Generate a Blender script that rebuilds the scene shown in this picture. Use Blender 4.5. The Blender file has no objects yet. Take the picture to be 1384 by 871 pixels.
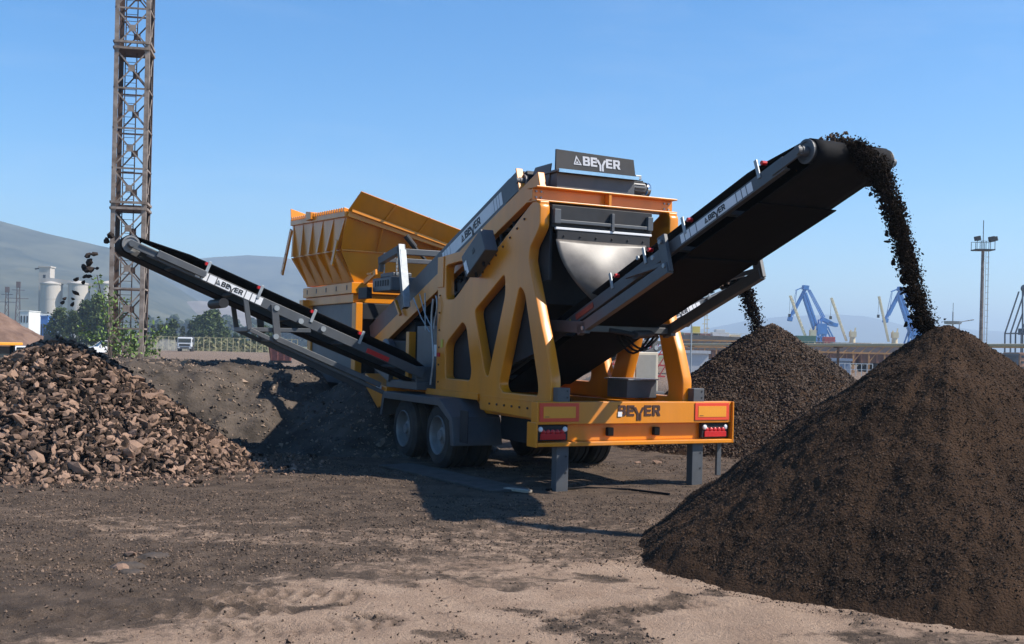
import bpy, math, random
import numpy as np
from mathutils import Vector, Matrix
random.seed(7); rng = np.random.default_rng(11)
S = bpy.context.scene
COL = S.collection
rad = math.radians

# ------------------------------------------------------------------ camera model
F, CX, HY, ROLL, CH = 1500.0, 692.0, 472.0, 0.023, 1.72
RX = Vector((math.cos(ROLL), 0, math.sin(ROLL)))
UX = Vector((-math.sin(ROLL), 0, math.cos(ROLL)))
FX = Vector((0, 1, 0))
def at(px, py, Y):
    """point at distance Y along the view seen at photo position px, py"""
    return Vector((0, 0, CH)) + (FX + RX * ((px - CX) / F) + UX * ((HY - py) / F)) * Y

cam_d = bpy.data.cameras.new('camera'); cam = bpy.data.objects.new('camera', cam_d); COL.objects.link(cam)
cam_d.sensor_width = 36; cam_d.lens = 36 * F / 1384.0
cam_d.shift_y = (HY - 435.5) / 1384.0
cam_d.clip_start = 0.1; cam_d.clip_end = 30000
m = Matrix((RX, UX, -FX)).transposed().to_4x4(); m.translation = (0, 0, CH)
cam.matrix_world = m
S.camera = cam

# ------------------------------------------------------------------ light
AZ = Vector((0.986, -0.165)).normalized(); EL = rad(47)
sun_d = bpy.data.lights.new('sun', 'SUN'); sun = bpy.data.objects.new('sun', sun_d); COL.objects.link(sun)
sun_d.energy = 5.0; sun_d.angle = rad(0.53); sun_d.color = (1.0, 0.93, 0.83)
sd = Vector((AZ.x * math.cos(EL), AZ.y * math.cos(EL), math.sin(EL)))
sun.rotation_euler = sd.to_track_quat('Z', 'Y').to_euler()
W = bpy.data.worlds.new('World'); S.world = W; W.use_nodes = True
nt = W.node_tree; bg = nt.nodes['Background']
sky = nt.nodes.new('ShaderNodeTexSky'); sky.sky_type = 'NISHITA'; sky.sun_disc = False
sky.sun_elevation = EL; sky.sun_rotation = math.atan2(AZ.x, AZ.y)
sky.air_density = 1.0; sky.dust_density = 0.15; sky.ozone_density = 5.0
hs = nt.nodes.new('ShaderNodeHueSaturation'); hs.inputs['Saturation'].default_value = 1.28; nt.links.new(sky.outputs[0], hs.inputs['Color'])
# thin, barely visible high cloud
tcw = nt.nodes.new('ShaderNodeTexCoord'); mpw = nt.nodes.new('ShaderNodeMapping'); mpw.inputs['Scale'].default_value = (2.2, 2.2, 11); nt.links.new(tcw.outputs['Generated'], mpw.inputs[0])
nzw = nt.nodes.new('ShaderNodeTexNoise'); nzw.inputs['Scale'].default_value = 1.6; nzw.inputs['Detail'].default_value = 9; nzw.inputs['Roughness'].default_value = .62; nzw.inputs['Distortion'].default_value = .5; nt.links.new(mpw.outputs[0], nzw.inputs['Vector'])
rw = nt.nodes.new('ShaderNodeValToRGB'); rw.color_ramp.elements[0].position = .50; rw.color_ramp.elements[1].position = .78; rw.color_ramp.elements[0].color = (0, 0, 0, 1); rw.color_ramp.elements[1].color = (.10, .10, .10, 1); nt.links.new(nzw.outputs['Fac'], rw.inputs[0])
mxw = nt.nodes.new('ShaderNodeMix'); mxw.data_type = 'RGBA'; nt.links.new(rw.outputs[0], mxw.inputs['Factor']); nt.links.new(hs.outputs[0], mxw.inputs['A']); mxw.inputs['B'].default_value = (5.2, 5.6, 6.2, 1)
nt.links.new(mxw.outputs['Result'], bg.inputs[0]); bg.inputs[1].default_value = 0.117
S.view_settings.view_transform = 'Standard'; S.view_settings.look = 'None'
S.view_settings.exposure = 0.68; S.view_settings.gamma = 1
S.render.engine = 'CYCLES'
S.cycles.max_bounces = 5; S.cycles.volume_bounces = 0

# ------------------------------------------------------------------ materials
MATS = {}
def mat(name, col, rough=0.6, metal=0.0, var=0.25, scale=6.0, col2=None, bump=0.0, bscale=60.0, dust=0.0, streak=False, attr=None, rnd=False, spec=0.5, chips=False):
    if name in MATS: return MATS[name]
    M_ = bpy.data.materials.new(name); M_.use_nodes = True
    n = M_.node_tree.nodes; L = M_.node_tree.links
    b = n['Principled BSDF']; b.inputs['Roughness'].default_value = rough; b.inputs['Metallic'].default_value = metal
    b.inputs['Specular IOR Level'].default_value = spec
    tc = n.new('ShaderNodeTexCoord'); src = tc.outputs['Object']
    if streak:
        mp = n.new('ShaderNodeMapping'); mp.inputs['Scale'].default_value = (1, 1, 0.15); L.new(src, mp.inputs[0]); src2 = mp.outputs[0]
    else: src2 = src
    nz = n.new('ShaderNodeTexNoise'); nz.inputs['Scale'].default_value = scale; nz.inputs['Detail'].default_value = 6; nz.inputs['Roughness'].default_value = 0.62
    L.new(src2, nz.inputs['Vector'])
    fac = nz.outputs['Fac']
    rp = n.new('ShaderNodeValToRGB'); rp.color_ramp.elements[0].position = 0.3; rp.color_ramp.elements[1].position = 0.72
    c = Vector(col); c2 = Vector(col2) if col2 else c * (1 + var)
    c1 = c if col2 else c * (1 - var)
    rp.color_ramp.elements[0].color = (*c1, 1); rp.color_ramp.elements[1].color = (*c2, 1)
    if attr or rnd:
        if attr:
            a = n.new('ShaderNodeAttribute'); a.attribute_name = attr; v = a.outputs['Fac']
        else:
            a = n.new('ShaderNodeObjectInfo'); v = a.outputs['Random']
        ad = n.new('ShaderNodeMath'); ad.operation = 'MULTIPLY_ADD'; ad.inputs[1].default_value = 0.55
        L.new(v, ad.inputs[0])
        sb = n.new('ShaderNodeMath'); sb.operation = 'MULTIPLY'; sb.inputs[1].default_value = 0.55; L.new(fac, sb.inputs[0])
        L.new(sb.outputs[0], ad.inputs[2]); fac = ad.outputs[0]
    L.new(fac, rp.inputs[0]); out = rp.outputs[0]
    if dust > 0:
        nd = n.new('ShaderNodeTexNoise'); nd.inputs['Scale'].default_value = 1.7; nd.inputs['Detail'].default_value = 8; L.new(src2, nd.inputs['Vector'])
        r2 = n.new('ShaderNodeValToRGB'); r2.color_ramp.elements[0].position = 0.45; r2.color_ramp.elements[1].position = 0.75
        r2.color_ramp.elements[0].color = (0, 0, 0, 1); r2.color_ramp.elements[1].color = (dust, dust, dust, 1)
        L.new(nd.outputs['Fac'], r2.inputs[0])
        mx = n.new('ShaderNodeMix'); mx.data_type = 'RGBA'; L.new(r2.outputs[0], mx.inputs['Factor']); L.new(out, mx.inputs['A'])
        mx.inputs['B'].default_value = (0.17, 0.13, 0.10, 1); out = mx.outputs['Result']
        rr = n.new('ShaderNodeMath'); rr.operation = 'MULTIPLY_ADD'; rr.inputs[1].default_value = 0.35; rr.inputs[2].default_value = rough
        L.new(r2.outputs[0], rr.inputs[0]); L.new(rr.outputs[0], b.inputs['Roughness'])
    if chips:
        ng = n.new('ShaderNodeTexNoise'); ng.inputs['Scale'].default_value = 23; ng.inputs['Detail'].default_value = 7; ng.inputs['Roughness'].default_value = .75; L.new(src, ng.inputs['Vector'])
        r3 = n.new('ShaderNodeValToRGB'); r3.color_ramp.elements[0].position = .665; r3.color_ramp.elements[1].position = .70
        r3.color_ramp.elements[0].color = (0, 0, 0, 1); r3.color_ramp.elements[1].color = (.75, .75, .75, 1); L.new(ng.outputs['Fac'], r3.inputs[0])
        m3 = n.new('ShaderNodeMix'); m3.data_type = 'RGBA'; L.new(r3.outputs[0], m3.inputs['Factor']); L.new(out, m3.inputs['A']); m3.inputs['B'].default_value = (.10, .055, .03, 1); out = m3.outputs['Result']
    L.new(out, b.inputs['Base Color'])
    if bump > 0:
        nb = n.new('ShaderNodeTexNoise'); nb.inputs['Scale'].default_value = bscale; nb.inputs['Detail'].default_value = 5; L.new(src, nb.inputs['Vector'])
        bp = n.new('ShaderNodeBump'); bp.inputs['Strength'].default_value = bump; bp.inputs['Distance'].default_value = 0.02
        L.new(nb.outputs['Fac'], bp.inputs['Height']); L.new(bp.outputs[0], b.inputs['Normal'])
    MATS[name] = M_; return M_

YEL = mat('yellow_paint', (0.71, 0.236, 0.009), 0.29, var=0.09, scale=3, dust=0.30, streak=True, chips=True)
GRY = mat('grey_paint', (0.070, 0.076, 0.084), 0.45, var=0.15, dust=0.25)
DRK = mat('dark_steel', (0.014, 0.015, 0.018), 0.6, var=0.3, dust=0.10, spec=.35)
BLK = mat('black_rubber', (0.008, 0.008, 0.009), 0.8, var=0.3, dust=0.03, spec=.12)
GRD = mat('guard_black', (0.0045, 0.0045, 0.005), 0.85, var=0.3, spec=.1)
TYR = mat('tyre_rubber', (0.014, 0.014, 0.014), 0.85, var=0.2, dust=0.5)
SHEET = mat('worn_rubber_sheet', (0.03, 0.027, 0.024), 0.44, var=0, scale=2.0, col2=(0.19, 0.165, 0.14), dust=0.12)
GALV = mat('galvanised_steel', (0.33, 0.35, 0.36), 0.5, 0.5, var=0.2, scale=9)
WHT = mat('white_decal', (0.72, 0.72, 0.72), 0.5, var=0.06)
INK = mat('black_decal', (0.02, 0.02, 0.022), 0.5)
BRN = mat('brown_lettering', (0.06, 0.022, 0.012), 0.5)
LGY = mat('light_grey_lettering', (0.42, 0.43, 0.46), 0.5, var=0.06)
RED = mat('red_plastic', (0.50, 0.012, 0.015), 0.3, var=0.1)
ORR = mat('red_reflector', (0.72, 0.06, 0.02), 0.4, var=0.05)
ORY = mat('yellow_reflector', (0.78, 0.30, 0.02), 0.4, var=0.05)
LENS = mat('white_lens', (0.75, 0.75, 0.75), 0.2, var=0.03)
RIM = mat('wheel_rim_steel', (0.20, 0.20, 0.20), 0.5, 0.2, var=0.25, dust=0.5)
CHR = mat('polished_steel', (0.6, 0.6, 0.6), 0.22, 1.0, var=0.1)
TAN = mat('yellow_sticker', (0.6, 0.45, 0.03), 0.5)
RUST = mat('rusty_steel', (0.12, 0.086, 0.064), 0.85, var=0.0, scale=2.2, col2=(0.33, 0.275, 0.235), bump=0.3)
RUSTD = mat('dark_and_shaded_rusty_steel', (0.07, 0.04, 0.028), 0.85, var=0.4, scale=2.0)  # dark rusty parts, and the painted-in shade on the lattice tower's rear and left

# ------------------------------------------------------------------ object helpers
def tag(o, label=None, cat=None, group=None, kind=None):
    if label: o['label'] = label
    if cat: o['category'] = cat
    if group: o['group'] = group
    if kind: o['kind'] = kind
    return o
def empty(name, loc, rz=0, label=None, cat=None, group=None):
    o = bpy.data.objects.new(name, None); COL.objects.link(o); o.location = loc; o.rotation_euler = (0, 0, rz)
    o.empty_display_size = 0.2
    return tag(o, label, cat, group)
def link(name, me, mt, parent=None, smooth=False):
    o = bpy.data.objects.new(name, me); COL.objects.link(o)
    if mt: me.materials.append(mt)
    if smooth: me.shade_smooth()
    if parent: o.parent = parent
    return o
def copy_tree(o, parent=None):
    c = o.copy(); COL.objects.link(c)
    if parent: c.parent = parent
    for ch in list(o.children): copy_tree(ch, c)
    return c

class MB:
    def __init__(s): s.v = []; s.f = []
    def add(s, vs, fs):
        k = len(s.v); s.v += [tuple(p) for p in vs]; s.f += [tuple(i + k for i in f) for f in fs]; return s
    def hexa(s, p):   # 8 points, bottom loop then top loop
        return s.add(p, [(3, 2, 1, 0), (4, 5, 6, 7), (0, 1, 5, 4), (1, 2, 6, 5), (2, 3, 7, 6), (3, 0, 4, 7)])
    def box(s, x0, x1, y0, y1, z0, z1):
        return s.hexa([(x0, y0, z0), (x1, y0, z0), (x1, y1, z0), (x0, y1, z0), (x0, y0, z1), (x1, y0, z1), (x1, y1, z1), (x0, y1, z1)])
    def obox(s, c, ax, ay, az, hx, hy, hz):
        c = Vector(c); P = []
        for sz in (-1, 1):
            for sx, sy in ((-1, -1), (1, -1), (1, 1), (-1, 1)): P.append(c + ax * hx * sx + ay * hy * sy + az * hz * sz)
        return s.hexa(P)
    def beam(s, p, q, w, h=None, up=(0, 0, 1)):
        p = Vector(p); q = Vector(q); h = h or w
        d = (q - p); L = d.length; d = d.normalized(); up = Vector(up)
        if abs(d.dot(up)) > 0.98: up = Vector((1, 0, 0))
        a = d.cross(up).normalized(); b = a.cross(d).normalized()
        return s.obox((p + q) / 2, d, a, b, L / 2, w / 2, h / 2)
    def cyl(s, p, q, r, n=12, r2=None, cap=True):
        p = Vector(p); q = Vector(q); d = (q - p).normalized(); r2 = r if r2 is None else r2
        up = Vector((0, 0, 1)) if abs(d.z) < 0.9 else Vector((1, 0, 0))
        a = d.cross(up).normalized(); b = d.cross(a)
        vs = []
        for (c, rr) in ((p, r), (q, r2)):
            for i in range(n):
                t = 2 * math.pi * i / n; vs.append(c + a * math.cos(t) * rr + b * math.sin(t) * rr)
        fs = [(i, (i + 1) % n, n + (i + 1) % n, n + i) for i in range(n)]
        if cap: fs += [tuple(range(n))[::-1], tuple(range(n, 2 * n))]
        return s.add(vs, fs)
    def path(s, pts, r, n=6):
        for a, b in zip(pts[:-1], pts[1:]): s.cyl(a, b, r, n)
        return s
    def lathe(s, c, ax, prof, n=28):  # prof: (offset along axis, radius)
        c = Vector(c); ax = Vector(ax).normalized(); up = Vector((0, 0, 1)) if abs(ax.z) < 0.9 else Vector((1, 0, 0))
        a = ax.cross(up).normalized(); b = ax.cross(a); vs = []; fs = []
        for (o, r) in prof:
            for i in range(n):
                t = 2 * math.pi * i / n; vs.append(c + ax * o + a * math.cos(t) * r + b * math.sin(t) * r)
        for k in range(len(prof) - 1):
            for i in range(n): fs.append((k * n + i, k * n + (i + 1) % n, (k + 1) * n + (i + 1) % n, (k + 1) * n + i))
        return s.add(vs, fs)
    def prism(s, pts, off):   # polygon of 3d points pushed along off
        off = Vector(off); n = len(pts); P = [Vector(p) for p in pts]
        vs = P + [p + off for p in P]
        fs = [tuple(range(n))[::-1], tuple(range(n, 2 * n))] + [(i, (i + 1) % n, n + (i + 1) % n, n + i) for i in range(n)]
        return s.add(vs, fs)
    def mesh(s, name):
        me = bpy.data.meshes.new(name); me.from_pydata(s.v, [], s.f); me.validate(); me.update()
        import bmesh
        bm = bmesh.new(); bm.from_mesh(me); bmesh.ops.recalc_face_normals(bm, faces=bm.faces); bm.to_mesh(me); bm.free()
        return me
    def build(s, name, mt, parent=None, bev=0.0, smooth=False):
        o = link(name, s.mesh(name), mt, parent, smooth)
        if bev > 0:
            b = o.modifiers.new('bevel', 'BEVEL'); b.width = bev; b.segments = 2; b.limit_method = 'ANGLE'; b.angle_limit = rad(35)
        return o

def build_split(mb, name, mt, parent, bev=0.0, smooth=False):
    """every connected piece becomes a part of its own"""
    p = list(range(len(mb.v)))
    def fd(i):
        while p[i] != i: p[i] = p[p[i]]; i = p[i]
        return i
    for f in mb.f:
        for k in f[1:]: p[fd(k)] = fd(f[0])
    g = {}
    for f in mb.f: g.setdefault(fd(f[0]), []).append(f)
    for fs in g.values():
        ids = sorted({i for f in fs for i in f}); mp = {i: k for k, i in enumerate(ids)}
        MB().add([mb.v[i] for i in ids], [tuple(mp[i] for i in f) for f in fs]).build(name, mt, parent, bev, smooth)

def plate(name, loops, mtx, depth, mt, parent, bev=0.0):
    """filled outline with holes, in a plane, pushed symmetrically to thickness depth"""
    cu = bpy.data.curves.new(name, 'CURVE'); cu.dimensions = '2D'; cu.fill_mode = 'BOTH'
    cu.extrude = depth / 2 - bev; cu.bevel_depth = bev; cu.bevel_resolution = 1
    for lp in loops:
        sp = cu.splines.new('POLY'); sp.points.add(len(lp) - 1); sp.use_cyclic_u = True
        for k, p in enumerate(lp): sp.points[k].co = (p[0], p[1], 0, 1)
    t = bpy.data.objects.new('t', cu); COL.objects.link(t)
    dg = bpy.context.evaluated_depsgraph_get()
    me = bpy.data.meshes.new_from_object(t.evaluated_get(dg)); me.materials.clear()
    bpy.data.objects.remove(t); me.name = name
    me.transform(mtx)
    if mtx.determinant() < 0: me.flip_normals()
    return link(name, me, mt, parent)
def frame(o, x, y):
    x = Vector(x).normalized(); y = Vector(y).normalized(); z = x.cross(y)
    M_ = Matrix((x, y, z)).transposed().to_4x4(); M_.translation = o; return M_
def rnd_poly(pts, r, n=4):
    """polygon with rounded corners"""
    out = []; N = len(pts)
    for i in range(N):
        a, b, c = Vector(pts[i - 1]), Vector(pts[i]), Vector(pts[(i + 1) % N])
        d1 = (a - b); d2 = (c - b); l = min(d1.length, d2.length) * 0.48; rr = min(r, l)
        p, q = b + d1.normalized() * rr, b + d2.normalized() * rr
        for k in range(n + 1):
            t = k / n; out.append(tuple((1 - t) ** 2 * p + 2 * t * (1 - t) * b + t * t * q))
    return out

GL = {'B': [[(0, 0), (.74, 0), (.88, .1), (.88, .42), (.8, .5), (.86, .58), (.86, .9), (.72, 1), (0, 1)], [(.28, .19), (.28, .41), (.6, .41), (.6, .19)], [(.28, .6), (.28, .81), (.58, .81), (.58, .6)]],
      'E': [[(0, 0), (.8, 0), (.8, .2), (.28, .2), (.28, .4), (.75, .4), (.75, .6), (.28, .6), (.28, .8), (.8, .8), (.8, 1), (0, 1)]],
      'R': [[(0, 0), (.28, 0), (.28, .36), (.42, .36), (.6, 0), (.92, 0), (.72, .4), (.86, .5), (.86, .88), (.74, 1), (0, 1)], [(.28, .55), (.28, .8), (.6, .8), (.6, .55)]],
      'Y': [[(0, .82), (.27, .82), (.58, .25), (.58, -.42), (.36, -.42), (.36, .2)], [(1.24, .82), (.97, .82), (.66, .25), (.66, -.42), (.88, -.42), (.88, .2)]]}
def name_loops(h, emblem=True):
    """loops of the maker's lettering, cap height h, centred in x; optional sail emblem before it"""
    L = []; x = 0.0
    if emblem:
        L += [[(0, 0), (1.0, 0), (.35, 1.0)], [(.16, .12), (.40, .72), (.78, .12)], [(.3, .17), (.6, .17), (.42, .45)]]; x = 1.15
    for ch, adv in (('B', .98), ('E', .72), ('Y', 1.2), ('E', .92), ('R', .92)):
        for lp in GL[ch]: L.append([(px + x, py) for px, py in lp])
        x += adv
    return [[((px - x / 2) * h, py * h) for px, py in lp] for lp in L], x * h

# ------------------------------------------------------------------ noise in numpy
def _hash(ix, iy, seed):
    h = (ix.astype(np.int64) * 374761393 + iy.astype(np.int64) * 668265263 + seed * 1274126177) & 0x7fffffff
    h = ((h ^ (h >> 13)) * 1274126177) & 0x7fffffff
    return ((h ^ (h >> 16)) & 0xffff) / 65535.0
def vnoise(x, y, seed=0):
    ix = np.floor(x); iy = np.floor(y); fx = x - ix; fy = y - iy
    fx = fx * fx * (3 - 2 * fx); fy = fy * fy * (3 - 2 * fy)
    a = _hash(ix, iy, seed); b = _hash(ix + 1, iy, seed); c = _hash(ix, iy + 1, seed); d = _hash(ix + 1, iy + 1, seed)
    return (a * (1 - fx) + b * fx) * (1 - fy) + (c * (1 - fx) + d * fx) * fy - 0.5
def fbm(x, y, f=1.0, o=5, seed=0, g=0.5):
    s = 0; a = 1.0
    for k in range(o): s = s + a * vnoise(x * f, y * f, seed + k * 17); f *= 2.03; a *= g
    return s
def grid_mesh(name, X, Y, Z, keep=None, attrs=None):
    ny, nx = X.shape; me = bpy.data.meshes.new(name)
    idx = np.arange(nx * ny).reshape(ny, nx)
    q = np.stack([idx[:-1, :-1], idx[:-1, 1:], idx[1:, 1:], idx[1:, :-1]], -1).reshape(-1, 4)
    if keep is not None:
        kk = keep.ravel(); q = q[kk[q].any(1)]
    used = np.zeros(nx * ny, bool); used[q.ravel()] = True
    mp = np.cumsum(used) - 1; q = mp[q]
    co = np.stack([X.ravel(), Y.ravel(), Z.ravel()], -1)[used]
    fill(me, co, q)
    for k, a in (attrs or {}).items():
        at_ = me.attributes.new(k, 'FLOAT', 'POINT'); at_.data.foreach_set('value', a.ravel()[used].astype(np.float32))
    me.shade_smooth(); return me
def fill(me, co, fa):
    n = fa.shape[1]
    me.vertices.add(len(co)); me.vertices.foreach_set('co', co.astype(np.float32).ravel())
    me.loops.add(fa.size); me.loops.foreach_set('vertex_index', fa.astype(np.int32).ravel())
    me.polygons.add(len(fa)); me.polygons.foreach_set('loop_start', np.arange(0, fa.size, n, dtype=np.int32))
    me.polygons.foreach_set('loop_total', np.full(len(fa), n, np.int32))
    me.update(calc_edges=True)
OCT_V = np.array([(1, 0, 0), (-1, 0, 0), (0, 1, 0), (0, -1, 0), (0, 0, 1), (0, 0, -1)], float)
OCT_F = np.array([(0, 2, 4), (2, 1, 4), (1, 3, 4), (3, 0, 4), (2, 0, 5), (1, 2, 5), (3, 1, 5), (0, 3, 5)])
def ico():
    import bmesh
    bm = bmesh.new(); bmesh.ops.create_icosphere(bm, subdivisions=1, radius=1)
    v = np.array([p.co[:] for p in bm.verts]); f = np.array([[q.index for q in p.verts] for p in bm.faces]); bm.free(); return v, f
ICO_V, ICO_F = ico()
def rand_rot(n):
    q = rng.normal(size=(n, 4)); q /= np.linalg.norm(q, axis=1)[:, None]; w, x, y, z = q.T
    return np.stack([np.stack([1 - 2 * (y * y + z * z), 2 * (x * y - z * w), 2 * (x * z + y * w)], -1),
                     np.stack([2 * (x * y + z * w), 1 - 2 * (x * x + z * z), 2 * (y * z - x * w)], -1),
                     np.stack([2 * (x * z - y * w), 2 * (y * z + x * w), 1 - 2 * (x * x + y * y)], -1)], 1)
def scatter(name, P, size, mt, big=False, flat=(1, .8, .55), jit=0.35, tint=None):
    """many irregular stones in one mesh (uncountable material)"""
    n = len(P); BV, BF = (ICO_V, ICO_F) if big else (OCT_V, OCT_F)
    V = BV[None] * (1 + rng.uniform(-jit, jit, (n, len(BV), 1))) * np.array(flat) * rng.uniform(.7, 1.3, (n, 1, 3))
    V = np.einsum('nij,nkj->nki', rand_rot(n), V) * np.asarray(size)[:, None, None] + P[:, None, :]
    Fc = BF[None] + (np.arange(n) * len(BV))[:, None, None]
    me = bpy.data.meshes.new(name); fill(me, V.reshape(-1, 3), Fc.reshape(-1, 3))
    a = me.attributes.new('tint', 'FLOAT', 'POINT')
    me.shade_flat(); t = rng.random(n) if tint is None else tint
    a.data.foreach_set('value', np.repeat(t, len(BV)).astype(np.float32))
    return link(name, me, mt)

# ------------------------------------------------------------------ the machine (local axes: x across, y forward, z up)
YAW = rad(27.2); ORG = Vector((0.294, 13.347, 0))
MX = Matrix.Translation(ORG) @ Matrix.Rotation(YAW, 4, 'Z')
def mw(v, u, w): return MX @ Vector((v, u, w))
mach = empty('screening_machine', ORG, YAW, 'large yellow and grey mobile screening machine on a trailer with three black conveyors', 'screening machine')
VC = 1.36   # centre line

# --- rear beam
mb = MB()
mb.box(0.03, 2.95, 0.0, 0.16, 0.815, 1.09); mb.box(0.03, 2.95, 0.10, 0.16, 0.60, 0.813)
mb.box(0.03, 2.95, -0.035, 0.16, 0.548, 0.598); mb.box(0.0, 0.028, -0.035, 0.20, 0.54, 0.84); mb.box(2.952, 2.975, -0.035, 0.20, 0.545, 1.092)
rb = mb.build('rear_beam', YEL, mach, 0.008)
for x0 in (0.06, 2.36):
    r = MB().box(x0, x0 + 0.55, -0.012, -0.001, 0.85, 1.075).build('reflector_board', ORR, rb, 0.003)
    MB().box(x0 + 0.05, x0 + 0.5, -0.016, -0.0125, 0.892, 1.033).build('reflector_panel', ORY, rb)
    MB().box(x0 + 0.07, x0 + 0.13, -0.0185, -0.0165, 0.906, 0.912).build('reflector_mark', INK, rb)
for k, x0 in enumerate((0.05, 2.5)):
    hb = MB().box(x0, x0 + 0.43, 0.03, 0.095, 0.612, 0.806).build('light_housing', DRK, rb, 0.01)
    mb = MB()
    for j in range(5): mb.lathe((x0 + 0.085 + j * 0.065, 0.03, 0.72), (0, -1, 0), [(0, .001), (0, .033), (0.010, .031), (0.016, .02), (0.018, .001)], 14)
    mb.box(x0 + 0.04, x0 + 0.39, 0.012, 0.029, 0.63, 0.70)
    mb.build('tail_light', RED, rb, 0.003)
    for j in (0.045, 0.385): MB().lathe((x0 + j, 0.03, 0.755), (0, -1, 0), [(0, .001), (0, .034), (0.012, .032), (0.018, .02), (0.020, .001)], 14).build('white_lens', LENS, rb, smooth=True)
for x0 in (1.06, 1.76):
    MB().box(x0, x0 + 0.09, 0.035, 0.099, 0.66, 0.765).build('rubber_buffer', BLK, rb, 0.012)
lp, w_ = name_loops(0.135, False)
plate('lettering', lp, frame((1.50, -0.004, 0.912), (1, 0, 0), (0, 0, 1)), 0.006, BRN, rb)
MB().box(1.175, 1.235, -0.011, -0.0075, 0.905, 0.965).build('torn_sticker', WHT, rb)

# --- jack legs
for x0 in (0.33, 2.36):
    mb = MB(); mb.box(x0, x0 + 0.17, 0.03, 0.155, -0.02, .552); mb.box(x0 + .002, x0 + 0.168, 0.104, 0.155, .55, 1.085); mb.box(x0, x0 + 0.17, 0.03, 0.155, 1.08, 1.26)
    l = mb.build('support_leg', GRY, mach, 0.006)
    mb = MB()
    for z in (0.22, 0.42, 1.14, 1.22): mb.cyl((x0 + 0.13, 0.025, z), (x0 + 0.13, 0.0295, z), 0.012, 10)
    for z in (0.3, 0.45, 1.13, 1.2): mb.cyl((x0 + 0.1705, 0.09, z), (x0 + 0.173, 0.09, z), 0.014, 10)
    build_split(mb, 'pin_hole', INK, l)
MB().box(2.86, 2.93, 0.16, 0.2, 0.1, 0.56).build('mud_flap_bracket', GRY, mach, 0.004)

# --- side frames
OUT = [(3.72, 1.06), (3.72, 3.07), (2.79, 3.12), (2.12, 2.87), (.69, 3.62), (.55, 3.55), (.55, 3.28), (.66, 3.16), (.80, 3.03), (.83, 2.86), (.69, 2.55), (.47, 2.05), (.32, 1.75), (.17, 1.36), (.17, .88), (.53, .85), (2.17, .88), (2.17, 1.06)]
C1 = [(3.40, 1.78), (2.80, 2.11), (2.66, 2.02), (2.46, 1.40), (2.50, 1.25), (3.40, 1.25)]
C2 = [(1.48, 2.74), (1.45, 2.45), (1.93, 1.30), (2.06, 1.40), (2.43, 2.25)]
C3 = [(1.06, 2.56), (.90, 2.46), (.48, 1.28), (.48, 1.13), (1.50, 1.13), (1.60, 1.24)]
W1 = [(3.46, 2.95), (2.85, 2.99), (2.50, 2.77), (3.10, 2.42), (3.42, 2.42)]
for vm in (0.37, 2.35):
    f_ = plate('side_frame', [rnd_poly(OUT, .05), rnd_poly(C1, .12), rnd_poly(C2, .10), rnd_poly(C3, .12), rnd_poly(W1, .10)], frame((vm, 0, 0), (0, 1, 0), (0, 0, 1)), 0.14, YEL, mach, 0.012)
    sg = -1 if vm < 1 else 1
    mb = MB()   # raised step at the foot and the seam of the upper left frame
    xs = sorted((vm + sg * 0.072, vm + sg * 0.10)); mb.box(xs[0], xs[1], 2.19, 4.05, 1.0, 1.09); mb.build('foot_ledge', YEL, f_, 0.006); mb = MB()
    xs = sorted((vm + sg * 0.072, vm + sg * 0.085)); mb.box(xs[0], xs[1], 3.50, 3.72, 2.62, 3.08)
    mb.build('stiffener', YEL, f_, 0.006); mb = MB()
    mb = MB(); xs = sorted((vm + sg * 0.05, vm - sg * 0.06)); mb.box(xs[0], xs[1], .44, .52, 1.66, 1.80)
    mb.box(vm - .05, vm + .05, .34, .45, 1.68, 1.80); mb.build('lug', YEL, f_, 0.008)
MB().box(0.292, 0.297, 3.48, 3.56, 1.72, 1.84).build('warning_sticker', TAN, mach)
mb = MB()
for k in range(7): mb.cyl((.299, .95 + .2 * k, 3.40 - .104 * k), (.285, .95 + .2 * k, 3.40 - .104 * k), .016, 6)
for k in range(6): mb.cyl((.299, .75 + .22 * k, .97), (.285, .75 + .22 * k, .97), .016, 6)
for k in range(6): mb.cyl((.299, 3.63, 1.2 + .26 * k), (.287, 3.63, 1.2 + .26 * k), .014, 6)
build_split(mb, 'bolt', RUSTD, mach)
MB().box(.2935, .2985, .62, 2.1, 1.055, 1.075).build('weld_seam', YEL, mach, .002)
MB().box(.294, .2975, 2.2, 2.36, 2.72, 2.80).build('data_plate', GALV, mach)

# --- control box hung on the left frame
d = Vector((0, -.865, .50)); n_ = Vector((0, .50, .865)); a_ = Vector((1, 0, 0))
c0 = Vector((0.20, 2.08, 3.02))
b_ = MB().obox(c0, d, a_, n_, .345, .10, .17).build('control_box', GRY, mach, 0.012)
MB().obox(c0 - a_ * .1025 + d * .03 + n_ * .02, d, a_, n_, .035, .003, .03).build('inspection_window', INK, b_)
MB().obox(c0 - a_ * .1025 - d * .27 - n_ * .02, d, a_, n_, .045, .002, .06).build('notice', WHT, b_)
MB().obox(c0 - a_ * .1025 - d * .25 - n_ * .12, d, a_, n_, .03, .002, .04).build('notice', WHT, b_)
for k in (-.22, 0.05): MB().beam(c0 + d * k - n_ * .17, c0 + d * k - n_ * .23, .03).build('hinge', DRK, b_)

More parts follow.
